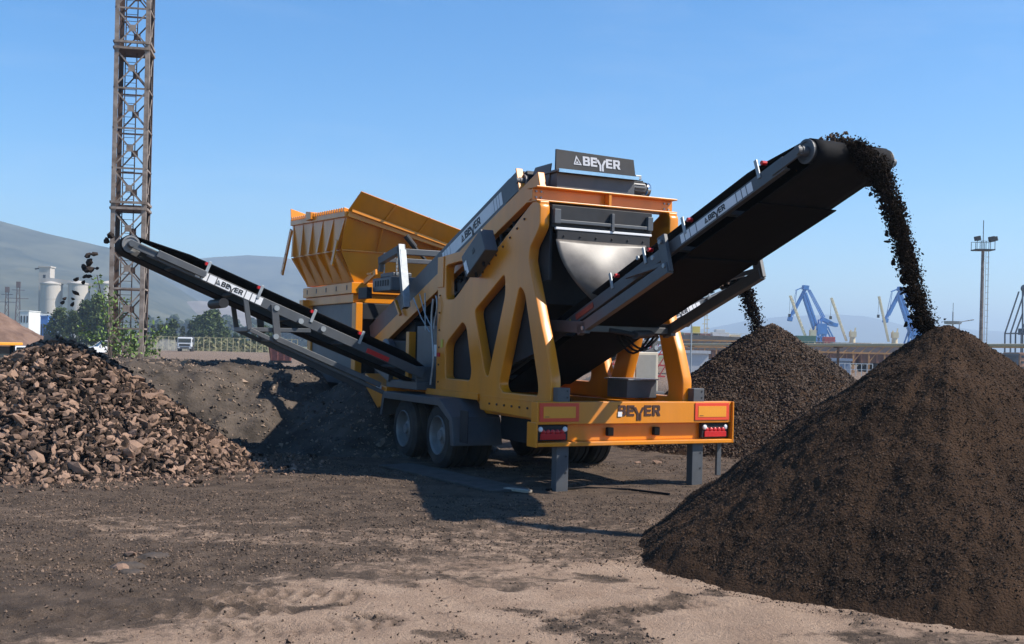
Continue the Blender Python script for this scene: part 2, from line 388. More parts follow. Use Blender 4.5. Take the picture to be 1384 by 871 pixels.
# --- portal beam over the rear
mb = MB()
mb.box(.28, 2.44, .60, .86, 3.775, 3.795); mb.box(.28, 2.44, .60, .86, 3.60, 3.62); mb.box(.28, 2.44, .72, .745, 3.62, 3.775)
mb.box(1.36, 1.40, .61, .72, 3.62, 3.775)
pb = mb.build('portal_beam', YEL, mach, 0.005)
mb = MB()
for v in (.33, .40, 2.30, 2.37):
    for w in (3.66, 3.735): mb.cyl((v, .719, w), (v, .70, w), .014, 6)
build_split(mb, 'bolt', GALV, pb)
for v in (.31, 2.28): MB().box(v, v + .13, .56, .80, 3.40, 3.598).build('bracket_block', YEL, pb, 0.008)

# --- screen box (dark inclined body between the frames) with chute and rubber sheet
mb = MB()
def sl(u, off): return 3.46 - .372 * (u - .7) + off
for (v0, v1, u0, u1, lo, hi) in ((.50, 1.96, .95, 4.4, -1.05, .08),):
    mb.hexa([(v0, u0, sl(u0, lo)), (v1, u0, sl(u0, lo)), (v1, u1, max(1.1, sl(u1, lo))), (v0, u1, max(1.1, sl(u1, lo))), (v0, u0, sl(u0, hi)), (v1, u0, sl(u0, hi)), (v1, u1, sl(u1, hi)), (v0, u1, sl(u1, hi))])
sb = mb.build('screen_box', DRK, mach, 0.01)
mb = MB()   # rear panel with ledge strip
mb.box(.46, 1.98, .52, .94, 3.27, 3.56); mb.box(.46, .50, .56, .94, 2.6, 3.272); mb.box(1.94, 1.98, .56, .94, 2.9, 3.272)
mb.build('rear_panel', DRK, sb, 0.008)
MB().box(.50, 1.95, .475, .518, 3.245, 3.275).build('ledge_strip', WHT, sb, 0.004)
mb = MB(); mb.box(.525, 1.915, .485, .515, 3.10, 3.243)
for k in range(6): mb.cyl((.62 + k * .24, .484, 3.17), (.62 + k * .24, .47, 3.17), .013, 6)
mb.build('clamp_bar', DRK, sb, 0.004)
mb = MB()
for (p, q) in (((.47, .56), (.56, .5)), ((1.88, 1.96), (2.2, .5))): mb.box(p[0], p[1], .46, .60, 3.32, 3.5)
mb.box(.555, 1.885, .47, .52, 3.33, 3.37); mb.box(1.32, 1.36, .46, .52, 3.27, 3.5)
build_split(mb, 'rib', GRY, sb, 0.004)
# hanging sheet: curved, narrowing towards its foot
nx, ny = 26, 22; vs = []; fs = []
for j in range(ny + 1):
    t = j / ny; z = 3.12 - t * 0.98
    lft = .50 + .04 * t + .78 * t ** 2.2
    for i in range(nx + 1):
        s = i / nx; x = lft + (1.86 - lft) * s
        y = .47 - .20 * math.sin(t * 2.7) * (.45 + .55 * math.sin(math.pi * min(1, s * 1.05))) - .05 * math.sin(s * 3.0 + 1) * t + .02 * math.sin(s * 9 + t * 5) * t
        vs.append((x, y, z))
for j in range(ny):
    for i in range(nx): k = j * (nx + 1) + i; fs.append((k, k + 1, k + nx + 2, k + nx + 1))
o = MB().add(vs, fs).build('rubber_sheet', SHEET, sb, smooth=True); md = o.modifiers.new('s', 'SOLIDIFY'); md.thickness = .012
# dark side chute panels closing the tunnel over the conveyor
mb = MB()
mb.prism([(.45, .72, 3.25), (.45, .95, 2.6), (.45, .75, 1.7), (.45, 2.6, 1.25), (.45, 4.2, 1.25), (.45, 4.2, 2.2)], (.03, 0, 0))
mb.prism([(1.97, .72, 3.25), (1.97, .95, 2.6), (1.97, 1.9, 2.0), (1.97, 4.2, 2.0), (1.97, 4.2, 2.2)], (.03, 0, 0))
mb.box(.5, 2.2, 4.15, 4.2, 1.1, 2.2)
mb.build('chute_panel', DRK, sb)
MB().box(.385, .44, .30, .46, 1.5, 1.58).build('chute_hook', GRY, sb)

# --- drive box and sign over the feed conveyor head
mb = MB(); mb.box(.80, 2.02, 1.02, 1.75, 3.86, 4.06); mb.box(.76, 2.04, .94, 1.30, 4.063, 4.095)
mb.prism([(.78, 1.25, 3.8), (.78, 2.0, 3.7), (.78, 1.6, 4.2), (.78, 1.15, 4.2)], (.02, 0, 0))
db = mb.build('drive_box', GRY, mach, 0.008)
nb = frame((.80, 1.03, 4.10), (1, 0, -.005), (0, .12, 1))
sgn = plate('sign_board', [[(-.02, 0), (1.23, 0), (1.21, .25), (0, .27)]], nb, .03, DRK, mach, .004)
lp, w_ = name_loops(.125)
plate('lettering', [[(x + .62, y + .09) for x, y in l] for l in lp], nb @ Matrix.Translation((0, 0, .018)), .006, LGY, sgn)
MB().box(.78, 2.03, .925, .938, 4.055, 4.10).build('edge_strip', CHR, db)
mb = MB(); mb.lathe((2.03, 1.2, 3.98), (1, 0, 0), [(0, .01), (0, .085), (.03, .085), (.03, .11), (.22, .11), (.22, .095), (.26, .085), (.27, .01)], 20)
mo = mb.build('electric_motor', GRY, mach, smooth=False)
mb = MB()
for k in range(16):
    t = k * math.pi / 8; c = Vector((2.16, 1.2 + .115 * math.cos(t), 3.98 + .115 * math.sin(t))); mb.obox(c, Vector((1, 0, 0)), Vector((0, math.cos(t), math.sin(t))), Vector((0, -math.sin(t), math.cos(t))), .085, .008, .004)
mb.build('cooling_fin', GRY, mo)
MB().box(2.1, 2.2, 1.12, 1.28, 4.10, 4.16).build('terminal_box', GALV, mo, .006)
MB().lathe((2.30, 1.2, 3.98), (1, 0, 0), [(0, .1), (.05, .1), (.08, .05), (.08, .001)], 20).build('fan_cover', CHR, mo, smooth=True)

# --- conveyors
def belt(sub, P, L, hw, r, trough, mt):
    """closed belt loop: troughed upper run, drum wrap, flat return; P(s,t,n) -> point"""
    st = []
    N = 24
    for i in range(N + 1):
        s = L * i / N; k = min(1, (L - s) / 0.8, s / .3 if s > 0 else 0); st.append((s, r, k))
    for i in range(1, 9): a = math.pi * i / 8; st.append((L + r * math.sin(a), r * math.cos(a), 0))
    for i in range(1, N + 1): s = L * (1 - i / N); st.append((s, -r - .03 * math.sin(math.pi * i / N), 0))
    for i in range(1, 8): a = math.pi * i / 8; st.append((-r * math.sin(a), -r * math.cos(a), 0))
    ts = [-1, -.75, -.45, 0, .45, .75, 1]; up = [1, .55, .0, 0, .0, .55, 1]
    vs = [P(s, t * hw, n + trough * u_ * k) for (s, n, k) in st for t, u_ in zip(ts, up)]
    n_ = len(st); fs = []
    for i in range(n_):
        for j in range(6): a = i * 7 + j; b = ((i + 1) % n_) * 7 + j; fs.append((a, a + 1, b + 1, b))
    o = MB().add(vs, fs).build('belt', mt, sub, smooth=True); md = o.modifiers.new('s', 'SOLIDIFY'); md.thickness = .012; md.offset = 0
    return o
def conveyor(name, tail, dv, ang, L, hw, r, bh, side, text_dir, deco, brk, trough=.11, pan=True, col=GRY):
    c, sn = math.cos(ang), math.sin(ang)
    s = Vector((dv[0] * c, dv[1] * c, sn)); t = Vector((dv[1], -dv[0], 0)); n = t.cross(s); T0 = Vector(tail)
    P = lambda a, b, d_: T0 + s * a + t * b + n * d_
    mb = MB()
    for sg in (-1, 1):
        mb.obox(P(L / 2 - .12, sg * hw, 0), s, t, n, L / 2 - .12, .018, bh / 2)
        mb.obox(P(L / 2 - .12, sg * (hw - .035), -bh / 2 + .008), s, t, n, L / 2 - .12, .015, .008)
        mb.obox(P(L / 2 - .12, sg * (hw - .035), bh / 2 - .008), s, t, n, L / 2 - .12, .015, .008)
        mb.obox(P(L - .20, sg * (hw + .02), .0), s, t, n, .22, .012, bh / 2 - .02)
    k = 0.4
    while k < L - .4: mb.obox(P(k, 0, -bh / 2 + .03), s, t, n, .03, hw - .06, .025); k += .9
    fr = mb.build(name, col, mach, 0.005)
    belt(fr, P, L, hw - .10, r, trough, BLK)
    if pan:
        mb = MB(); mb.obox(P(L / 2 - .15, 0, -r - .030), s, t, n, L / 2 - .62, hw - .05, .006)
        mb.obox(P(L * .70, 0, -r - .043), s, t, n, .03, hw - .05, .012)
        mb.build('belt_guard', GRD, fr, .003)
    mb = MB(); mb.cyl(P(L, -(hw - .07), 0), P(L, hw - .07, 0), r - .012, 28); mb.build('head_drum', DRK, fr)
    mb = MB()
    for sg in (-1, 1):
        mb.lathe(P(L, sg * (hw - .065), 0), t * sg, [(0, r * .95), (.012, r * .95), (.014, r * .75), (.002, r * .7), (.002, .04)], 28)
    build_split(mb, 'drum_rim', RIM if name != 'discharge_conveyor' else GRY, fr)
    mb = MB()
    for sg in (-1, 1):
        mb.lathe(P(L, sg * (hw - .06), 0), t * sg, [(0, .05), (.07, .05), (.07, .042), (.12, .042), (.12, .001)], 16)
    build_split(mb, 'drum_bearing', GRY, fr)
    for k in brk:
        for sg in (-1, 1):
            b_ = MB().obox(P(k, sg * (hw + .024), bh / 2 + .05), s, t, n, .022, .008, .10).build('roller_bracket', GALV if sg == side else GRY, fr, .003)
            MB().lathe(P(k + .03, sg * (hw - .02), bh / 2 + .11), t * -sg, [(0, .001), (0, .024), (.06, .024), (.06, .001)], 12).build('roller_end', RED, fr)
    # decal strip with bars and the maker's lettering on the visible side
    a0, a1, wb = deco; out = side * (hw + .0195)
    xd = s * text_dir; Fm = Matrix((xd, n if xd.cross(n).dot(t * side) > 0 else n, t * side)).transposed().to_4x4()
    mb = MB()
    mid = (a0 + a1) / 2; hl = (a1 - a0) / 2
    segs = [(-hl, -hl + .07), (-hl + .085, -hl + .17), (-hl + .185, -hl + .29), (-hl + .305, hl - .27), (hl - .255, hl - .18), (hl - .165, hl - .10), (hl - .085, hl)]
    for p, q in segs: mb.obox(P(mid + text_dir * (p + q) / 2, out, 0), s, t, n, (q - p) / 2, .0015, wb / 2)
    np_ = mb.build('name_strip', WHT, fr)
    lp, _ = name_loops(wb * .62)
    Fm.translation = P(mid, out + side * .004, -wb * .28)
    plate('lettering', lp, Fm, .003, INK, fr)
    return fr, P

# discharge conveyor pointing back towards the viewer
AM = math.atan(.372)
LM = 7.05
mcv, PM = conveyor('discharge_conveyor', (1.42, 3.0, 1.205), (0, -1), AM, LM, .57, .125, .14, 1, 1, (5.05, 6.32, .10), (3.6, 4.35, 5.15, 6.45))
mb = MB()
for v in (.80, 2.04):   # folding strut frames
    x = v - .03 if v < 1 else v + .03
    mb.beam((x, -1.46, 3.02), (x, -1.60, 2.60), .05, .14, (0, 1, 0)); mb.beam((x, -1.62, 2.66), (x, .30, 1.97), .08, .13); mb.beam((x, .10, 2.01), (x, 1.25, 2.05), .08, .15)
    mb.beam((x, -1.48, 2.70), (x, -.75, 2.60), .04, .05)
mb.beam((.77, .2, 2.0), (2.08, .2, 2.0), .07, .08)
st_ = mb.build('strut_frame', GRY, mcv, .006)
mb = MB()
for (u, w) in ((-1.48, 2.95), (-1.05, 2.80), (-1.35, 2.78), (-1.57, 2.68), (.15, 2.0)): mb.cyl((.735, u, w), (.715, u, w), .026, 12)
build_split(mb, 'pivot_pin', GALV, mcv)
for (a, L_) in ((2.9, .33),): MB().obox(PM(a, .592, 0.0), *(Vector(x) for x in ((0, -math.cos(AM), math.sin(AM)), (-1, 0, 0), (0, math.sin(AM), math.cos(AM)))), .22, .004, .035).build('red_marker', mat('worn_red', (.28, .05, .03), .5), mcv)
for k in (2.35, 2.52):
    c = PM(k, .592, -.01)
    MB().prism([c + Vector((0, .05, -.04)), c + Vector((0, -.05, -.02)), c + Vector((0, 0, .055))], (-.003, 0, 0)).build('warning_triangle', TAN, mcv)
# hydraulic cylinder and hoses below the conveyor
mb = MB(); mb.cyl((1.2, -.3, 1.93), (1.95, .35, 1.96), .05, 12); mb.cyl((.9, -.2, 1.98), (1.2, -.3, 1.93), .03, 10); mb.build('lift_cylinder', DRK, mcv)
mb = MB()
for j in range(3):
    pts = [(1.2 + .5 * t, -.1 + .1 * j, 1.92 - (.16 + .03 * j) * math.sin(math.pi * t)) for t in np.linspace(0, 1, 9)]; mb.path(pts, .014)
mb.build('hydraulic_hose', BLK, mcv)

# left side conveyor
AL = math.atan(.40)
LL = 4.65
lcv, PL = conveyor('side_conveyor', (.22, 4.42, 1.30), (-1, 0), AL, LL, .40, .125, .14, -1, -1, (2.72, 3.72, .11), (1.15, 1.95, 2.8, 3.6), trough=.085, pan=False)
def side_struts(PP, L, fr):
    mb = MB()
    for t_ in (-.44, .44):
        mb.beam(PP(2.55, t_, .04), PP(2.30, t_, -.42), .04, .10, (1, 0, 0)); mb.beam(PP(2.32, t_, -.40), PP(.6, t_, -.42), .05, .08)
        mb.beam(PP(2.95, t_ * .9, -.05), PP(2.72, t_ * .9, -.43), .04, .07); mb.beam(PP(2.72, t_ * .9, -.43), PP(.5, t_ * .9, -.50), .05, .06)
        mb.beam(PP(2.70, t_ * .9, -.42), PP(1.9, t_ * .9, -.09), .04, .06)
    mb.beam(PP(2.31, -.44, -.41), PP(2.31, .44, -.41), .06); mb.beam(PP(2.73, -.4, -.43), PP(2.73, .4, -.43), .06)
    mb.build('strut_frame', GRY, fr, .005)
    mb = MB()
    for a, d_ in ((2.5, .0), (2.1, -.03), (1.75, 0), (2.35, -.38)):
        for t_ in (-1, 1): mb.cyl(PP(a, t_ * .42, d_), PP(a, t_ * .475, d_), .04, 12)
    build_split(mb, 'pivot_pin', GALV, fr)
    mb = MB(); mb.cyl(PP(3.2, -.38, -.23), PP(3.2, .38, -.23), .07, 16); mb.build('return_roller', DRK, fr)
    for t_ in (-1, 1):
        mb = MB(); a = PP(L - .35, t_ * .45, .02); mb.beam(a, PP(L - 1.05, t_ * .45, .02), .05, .10); mb.build('drive_motor', GRY, fr, .006)
        MB().beam(PP(L - .1, t_ * .455, .055), PP(L - .55, t_ * .455, .055), .012, .02).build('tension_rod', CHR, fr)
        MB().beam(PP(.62, t_ * .425, -.02), PP(1.0, t_ * .425, -.02), .012, .07).build('red_marker', RED, fr)
side_struts(PL, LL, lcv)
# right side conveyor
rcv, PR = conveyor('side_conveyor', (2.5, 4.95, 1.28), (1, 0), AL, 4.75, .40, .125, .14, 1, 1, (2.55, 3.55, .11), (1.15, 2.1, 3.0, 3.8), trough=.10)
side_struts(PR, 4.75, rcv)

# feed conveyor over the screen (grey beam over yellow beam)
AF = math.atan(.362)
fcv, PF = conveyor('feed_conveyor', (1.40, 7.45, 1.93), (0, -1), AF, 6.12, .80, .10, .32, 1, 1, (3.45, 5.60, .19), (), trough=.10, pan=False)
mb = MB()
for t_ in (-.80, .80):
    c, sn = math.cos(AF), math.sin(AF); s_ = Vector((0, -c, sn)); tt = Vector((-1, 0, 0)); nn = Vector((0, sn, c))
    mb.obox(PF(3.45 if t_ > 0 else 3.0, t_, -.295), s_, tt, nn, 3.25 if t_ > 0 else 2.8, .05, .13)
mb.build('chassis_beam', YEL, fcv, .008)
MB().obox(PF(6.13, .79, -.02), s_, tt, nn, .012, .05, .20).build('end_plate', YEL, fcv, .004)
mb = MB()
for a in np.arange(3.2, 6.0, .42):
    mb.cyl(PF(a, .76, -.62), PF(a, .76, -.37), .02, 8)
    mb.obox(PF(a, .70, -.52), s_, tt, nn, .15, .03, .04)
mb.obox(PF(4.9, .72, -.60), s_, tt, nn, 1.6, .02, .05)
mb.build('idler_frame', DRK, fcv)
mb = MB()
for k in range(5): a = 5.86 + .06 * k; mb.obox(PF(a, .45 - .02 * k, .14), s_, tt, nn, .029, .30, .03 + .02 * (k % 2))
mb.build('head_guard', DRK, fcv, .008)

# --- chassis, axles, wheels, mudguards
mb = MB()
for v in (.52, 2.08): mb.box(v, v + .14, .165, 6.6, .80, 1.04)
for u in (.5, 1.8, 3.6, 5.2): mb.box(.66, 2.08, u, u + .12, .84, 1.0)
ch = mb.build('chassis', YEL, mach, .008)
mb = MB(); mb.prism([(.05, 5.15, 1.06), (.05, 5.15, .80), (.05, 5.55, .70), (.05, 6.1, 1.0), (.05, 6.2, 1.25), (.05, 5.6, 1.1)], (.5, 0, 0)); mb.build('gooseneck_bracket', YEL, ch, .01)
mb = MB()
for u in (2.93, 4.26): mb.cyl((.25, u, .46), (2.45, u, .46), .07, 12); mb.box(.55, .68, u - .5, u + .5, .52, .60); mb.box(2.03, 2.16, u - .5, u + .5, .52, .60)
mb.box(.7, 2.0, 1.2, 2.3, .45, .78); mb.cyl((.8, .9, .62), (1.9, .9, .62), .16, 16)
mb.build('axle', DRK, ch)
mb = MB()
for k in range(7): pts = [(.5 + .25 * k, .55 + .2 * math.sin(k), .80 - .10 * math.sin(t * math.pi)) for t in (0,)] ; mb.box(.55 + .22 * k, .62 + .22 * k, .35, .5, .66, .82)
build_split(mb, 'valve_block', DRK, ch)
def wheel(u, left):
    sg = 1 if left else -1; v0 = 0.0 if left else 2.72
    ax = Vector((sg, 0, 0)); R_ = .47
    w_ = empty('wheel', (v0, u, R_ - .015)); w_.parent = mach
    mb = MB()
    for o in (0.0, .38):
        mb.lathe((sg * o, 0, 0), ax, [(.02, .27), (.0, .30), (.0, .40), (.03, .445), (.045, R_), (.09, R_), (.095, R_ - .02), (.115, R_ - .02), (.12, R_), (.20, R_), (.205, R_ - .02), (.225, R_ - .02), (.23, R_), (.275, R_), (.29, .445), (.32, .40), (.32, .30), (.30, .27)], 40)
    mb.build('tyre', TYR, w_, smooth=False)
    mb = MB()
    mb.lathe((0, 0, 0), ax, [(.0, .285), (-.008, .275), (.02, .262), (.10, .245), (.14, .225), (.15, .15), (.12, .13), (.07, .115), (.06, .08), (.03, .07), (.03, .001)], 32)
    for k in range(8):
        t = k * math.pi / 4; mb.cyl((sg * .15, .16 * math.cos(t), .16 * math.sin(t)), (sg * .11, .16 * math.cos(t), .16 * math.sin(t)), .016, 8)
    mb.build('rim', RIM, w_)
for u in (2.93, 4.26):
    for l in (True, False): wheel(u, l)
for v0 in (-.05, 2.05):
    mb = MB(); pr = [(5.15, .62), (5.05, .985), (2.78, .985), (2.33, .74), (2.25, .36)]
    for (a, b) in zip(pr[:-1], pr[1:]):
        nrm = Vector((0, -(b[1] - a[1]), (b[0] - a[0]))).normalized() * -.012
        mb.hexa([(v0, a[0], a[1]), (v0 + .75, a[0], a[1]), (v0 + .75, b[0], b[1]), (v0, b[0], b[1])] + [tuple(Vector(p) + nrm) for p in ((v0, a[0], a[1]), (v0 + .75, a[0], a[1]), (v0 + .75, b[0], b[1]), (v0, b[0], b[1]))])
    e = v0 if v0 < 1 else v0 + .74
    mb.prism([(e, 5.15, .62), (e, 5.05, .985), (e, 2.78, .985), (e, 2.33, .74), (e, 2.25, .36), (e, 2.35, .36), (e, 2.42, .70), (e, 2.82, .89), (e, 4.98, .89), (e, 5.08, .62)], (.012, 0, 0))
    mg = mb.build('mudguard', GRY, mach, .004)
    if v0 < 1: MB().box(.02, .03, 1.95, 2.2, .42, .86).build('mudguard_bracket', DRK, mg)

# --- middle section: frames, side panels, engine housing, hoses
for q in ((.40, .46, 3.78, 4.75, 1.12, 2.05), (2.2, 2.26, 3.78, 5.3, 1.12, 2.3)): MB().box(*q).build('side_panel', GRY, mach, .006)
for q, mt_ in (((.34, .398, 3.75, 3.83, 1.08, 2.5), GRY), ((.34, .46, 4.95, 5.08, 1.05, 1.96), YEL)): MB().box(*q).build('frame_post', mt_, mach, .006)
MB().box(.333, .337, 3.80, 3.92, 1.58, 1.76).build('rating_plate', WHT, mach)
mb = MB(); mb.box(.55, 2.2, 5.2, 7.1, 1.05, 1.82); mb.box(.7, 2.1, 5.6, 7.3, 1.84, 2.15)
eh = mb.build('engine_housing', DRK, mach, .02)
MB().lathe((.55, 6.3, 1.6), (-1, 0, 0), [(0, .25), (.1, .25), (.12, .2), (.12, .001)], 24).build('air_filter', GRY, eh)
mb = MB(); mb.box(.10, .55, 4.0, 5.3, 1.06, 1.18); mb.box(.12, .5, 4.05, 4.25, 1.18, 1.42); mb.beam((.1, 5.1, 1.2), (.1, 6.3, 1.55), .08, .12)
mb.build('conveyor_mount', GRY, mach, .008)
MB().box(-.02, .02, 5.3, 5.45, 1.0, 1.08).build('work_light', WHT, mach)
mb = MB()
for (p, q) in (((.32, 4.75, 2.50), (.32, 4.05, 1.95)), ((.30, 4.45, 2.55), (.32, 3.95, 2.0)), ((.31, 4.25, 2.56), (.31, 4.2, 1.98))):
    mb.path([p, (p[0], (p[1] + q[1]) / 2, (p[2] + q[2]) / 2 - .05), q], .010, 6)
mb.build('hose', GALV, mach)
mb = MB()
pts = [(.26, 3.80 + .05 * math.sin(t * 7), 2.45 - 1.3 * t) for t in np.linspace(0, 1, 14)]; mb.path(pts, .016, 6)
pts = [(.26, 3.70 - .05 * math.sin(t * 5), 2.5 - .5 * t) for t in np.linspace(0, 1, 8)]; mb.path(pts, .012, 6)
mb.build('hose', GALV, mach)
mb = MB(); mb.box(.282, .297, 3.58, 3.68, 1.58, 1.64); mb.build('red_valve', RED, mach)

# --- hopper
hop = empty('hopper', (0, 0, 0)); hop.parent = mach
R_ = [(0, 7.15, 4.05), (2.35, 7.15, 3.46), (2.35, 10.6, 3.56), (0, 10.6, 4.19)]
G_ = [(0, 7.45, 3.43), (2.35, 7.45, 3.42), (2.35, 10.4, 3.42), (0, 10.4, 3.48)]
T_ = [(.30, 7.55, 2.86), (2.05, 7.55, 2.86), (2.05, 10.45, 2.90), (.30, 10.45, 2.90)]
vs = R_ + G_ + T_; fs = []
for k in (0, 4):
    for i in range(4): fs.append((k + i, k + (i + 1) % 4, k + 4 + (i + 1) % 4, k + 4 + i))
o = MB().add(vs, fs).build('hopper_wall', YEL, hop); md = o.modifiers.new('s', 'SOLIDIFY'); md.thickness = .03; md.offset = 0
mb = MB()   # rim tubes, ledges, ribs
for i in range(4): mb.beam(R_[i], R_[(i + 1) % 4], .11, .10)
mb.beam(Vector(G_[0]) + Vector((0, -.01, 0)), Vector(G_[1]) + Vector((0, -.01, 0)), .05, .03)
mb.beam(Vector(G_[3]) + Vector((-.01, 0, 0)), Vector(G_[0]) + Vector((-.01, 0, 0)), .05, .03)
def lerp(a, b, t): return Vector(a) * (1 - t) + Vector(b) * t
for k in range(6):
    t = .02 + .94 * k / 5
    a, b, c = lerp(R_[0], R_[3], t), lerp(G_[0], G_[3], t), lerp(T_[0], T_[3], t)
    wv = Vector((0, .10, 0))
    mb.prism([a + Vector((-.015, 0, -.05)), b + Vector((-.09, 0, .0)), b + Vector((.0, 0, .02))], wv)
    mb.prism([b + Vector((-.09, 0, -.02)), c + Vector((-.02, 0, .02)), b + Vector((0.02, 0, -.02))], wv)
for t in (.28, .52, .76):
    a, b = lerp(R_[0], R_[1], t), lerp(G_[0], G_[1], t); mb.prism([a + Vector((0, -.02, -.04)), b + Vector((0, -.04, 0)), b + Vector((0, .01, 0)), a + Vector((0, .02, -.04))], (.03, 0, 0))
build_split(mb, 'rib', YEL, hop, .006)
mb = MB(); mb.box(.22, 2.12, 7.48, 10.52, 2.665, 2.865); mb.box(.27, 2.07, 7.53, 10.47, 2.50, 2.662)
tb = mb.build('throat_band', YEL, hop, .008)
mb = MB()
for k in range(5): mb.box(.2165, .2195, 7.72 + .62 * k, 7.77 + .62 * k, 2.73, 2.82)
build_split(mb, 'slot', INK, hop)
mb = MB()
for k in range(25):
    t = .02 + .96 * k / 24; a, b = lerp(R_[0], R_[3], t), lerp(R_[1], R_[2], t); mb.beam(a + Vector((-.06, 0, .085)), b + Vector((.05, 0, .085)), .06, .07)
mb.build('grid', YEL, hop, .006)
def slab(pts, th): return MB().prism(pts, th)
slab([(.0, 7.12, 4.10), (.16, 6.88, 4.43), (2.14, 6.88, 3.87), (2.0, 7.12, 3.58)], (0, .03, .015)).build('rear_wing', YEL, hop, .004)
wg = hop
slab([(2.13, 6.90, 3.86), (2.0, 7.13, 3.60), (2.0, 7.5, 3.62), (2.1, 7.2, 3.86)], (.02, 0, 0)).build('wing_flap', YEL, wg)
mb = MB()
for t in (.33, .66): a, b = lerp((.0, 7.1, 4.10), (2.0, 7.1, 3.58), t), lerp((.16, 6.86, 4.43), (2.14, 6.86, 3.87), t); mb.beam(a, b, .02, .04, (1, 0, 0))
mb.beam((.05, 7.06, 4.11), (1.95, 7.06, 3.60), .05, .05)
mb.build('wing_stiffener', YEL, wg)
slab([(-.03, 10.62, 4.18), (-.03, 10.68, 4.50), (2.2, 10.68, 3.9), (2.3, 10.62, 3.58)], (0, .03, .0)).build('front_wing', YEL, hop, .004)
MB().hexa([(-.12, 9.0, 4.12), (.03, 9.0, 4.12), (.03, 9.32, 4.12), (-.12, 9.32, 4.12), (-.12, 9.0, 4.26), (.03, 9.0, 4.26), (.03, 9.32, 4.30), (-.12, 9.32, 4.30)]).build('latch_block', YEL, hop, .01)
mb = MB(); mb.beam((-.03, 10.60, 4.06), (-.10, 10.98, 3.16), .04, .13, (0, 1, 0)); mb.build('hanging_bar', YEL, hop, .004)
mb = MB()
for t in (.55, .75, .92): p = lerp((-.03, 10.60, 4.06), (-.10, 10.98, 3.16), t); mb.cyl(p + Vector((-.03, 0, 0)), p + Vector((-.0215, 0, 0)), .015, 8)
build_split(mb, 'bolt_hole', GALV, hop)
mb = MB(); mb.beam((-.10, 7.42, 3.60), (-.14, 7.55, 3.16), .03, .12, (0, 1, 0)); mb.build('hanging_bar', YEL, hop, .004)
mb = MB(); mb.cyl((1.05, 6.98, 3.72), (1.22, 6.95, 3.52), .055, 12); mb.cyl((1.22, 6.95, 3.52), (1.45, 6.9, 3.25), .03, 10); mb.build('wing_cylinder', DRK, hop)
mb = MB()   # support frame under the hopper
for v in (.30, 1.95):
    for u in (7.45, 10.2): MB().box(v, v + .13, u, u + .22, .0, 2.5).build('support_leg', YEL, hop, .01)
MB().box(.434, 1.946, 7.46, 7.56, 2.2, 2.49).build('cross_beam', DRK, hop, .01)
MB().box(.14, .296, 10.25, 10.5, 2.3, 2.62).build('step_bracket', YEL, hop, .01)
for x in (.335, 1.98): MB().box(x, x + .045, 7.68, 10.18, 1.0, 2.495).build('side_panel', GRY, hop)
MB().box(.45, 1.9, 7.7, 10.1, .3, 2.3).build('feeder', DRK, hop)

# --- lifting frame with the overband magnet
mb = MB()
for v in (.42, 2.36):
    mb.prism([(v, 5.75, 3.32), (v, 5.62, 3.42), (v, 5.38, 2.40), (v, 5.52, 2.36)], (.10, 0, 0)) if False else mb.beam((v, 5.60, 3.40), (v, 5.30, 2.36), .10, .15, (0, 1, 0))
    mb.beam((v, 5.52, 3.36), (v, 6.55, 3.20), .10, .13)
    mb.beam((v, 6.50, 3.24), (v, 6.55, 3.02), .07, .08, (0, 1, 0))
mb.beam((.42, 5.56, 3.30), (2.4, 5.56, 3.30), .10, .10); mb.beam((.42, 6.4, 3.22), (2.4, 6.4, 3.22), .08, .08)
lf = mb.build('lifting_frame', GRY, mach, .008)
mb = MB(); mb.beam((.40, 5.53, 3.42), (.40, 5.22, 2.37), .012, .10, (1, 0, 0))
mb.obox(Vector((.42, 5.37, 2.89)), Vector((0, -.27, -.96)), Vector((1, 0, 0)), Vector((0, .96, -.27)).normalized(), .46, .05, .003)
mb.build('bright_edge', GALV, lf)
for v in (.47, 2.41):
    for u in (5.75, 6.5): MB().lathe((v, u, 3.40 if u < 6 else 3.30), (1, 0, 0), [(-.008, .045), (-.008, .025), (.008, .025), (.008, .045), (-.008, .045)], 14).build('lifting_eye', GALV, lf)
mb = MB(); mb.box(.35, 2.3, 5.85, 6.75, 2.66, 2.90); mb.box(.40, .75, 5.9, 6.5, 2.90, 2.98)
mg = mb.build('magnet', GRY, mach, .02)
mb = MB()
for k in range(6): mb.box(.342, .348, 5.95 + .12 * k, 6.0 + .12 * k, 2.75, 2.85)
mb.box(.25, .349, 6.75, 7.2, 2.55, 2.75); build_split(mb, 'magnet_fitting', DRK, mg, .006)
mb = MB()
for u in (5.9, 6.5):
    for k in range(5): mb.beam((.47, u, 3.22 - .06 * k), (.47, u, 3.17 - .06 * k), .02 if k % 2 else .035, .02)
mb.build('chain', GALV, mg)
mb = MB(); mb.beam((.40, 6.7, 3.02), (.40, 7.3, 2.86), .04, .10); mb.box(.36, .40, 6.85, 7.1, 2.98, 3.02); mb.beam((.5, 6.0, 2.5), (.5, 5.75, 2.25), .05, .05)
build_split(mb, 'feed_guide', YEL, mg, .006)

# --- tool box and cabinet on the right frame
tbx = MB().box(1.80, 2.275, .75, 1.25, 1.10, 1.34).build('tool_box', GRY, mach, .008)
MB().box(1.78, 2.278, .70, 1.30, 1.342, 1.36).build('chequer_plate', mat('chequer', (.35, .35, .36), .4, .6, var=.6, scale=60), tbx)
cab = MB().box(2.52, 2.95, 1.7, 2.1, 1.15, 1.72).build('control_cabinet', mat('cream_paint', (.42, .40, .33), .5, var=.08), mach, .01)
MB().box(2.56, 2.90, 1.69, 1.698, 1.19, 1.68).build('cabinet_door', mat('grey_door', (.2, .21, .2), .5, var=.1), cab)
MB().box(2.42, 3.0, 1.6, 2.2, 1.08, 1.148).build('cabinet_shelf', GRY, mach, .005)
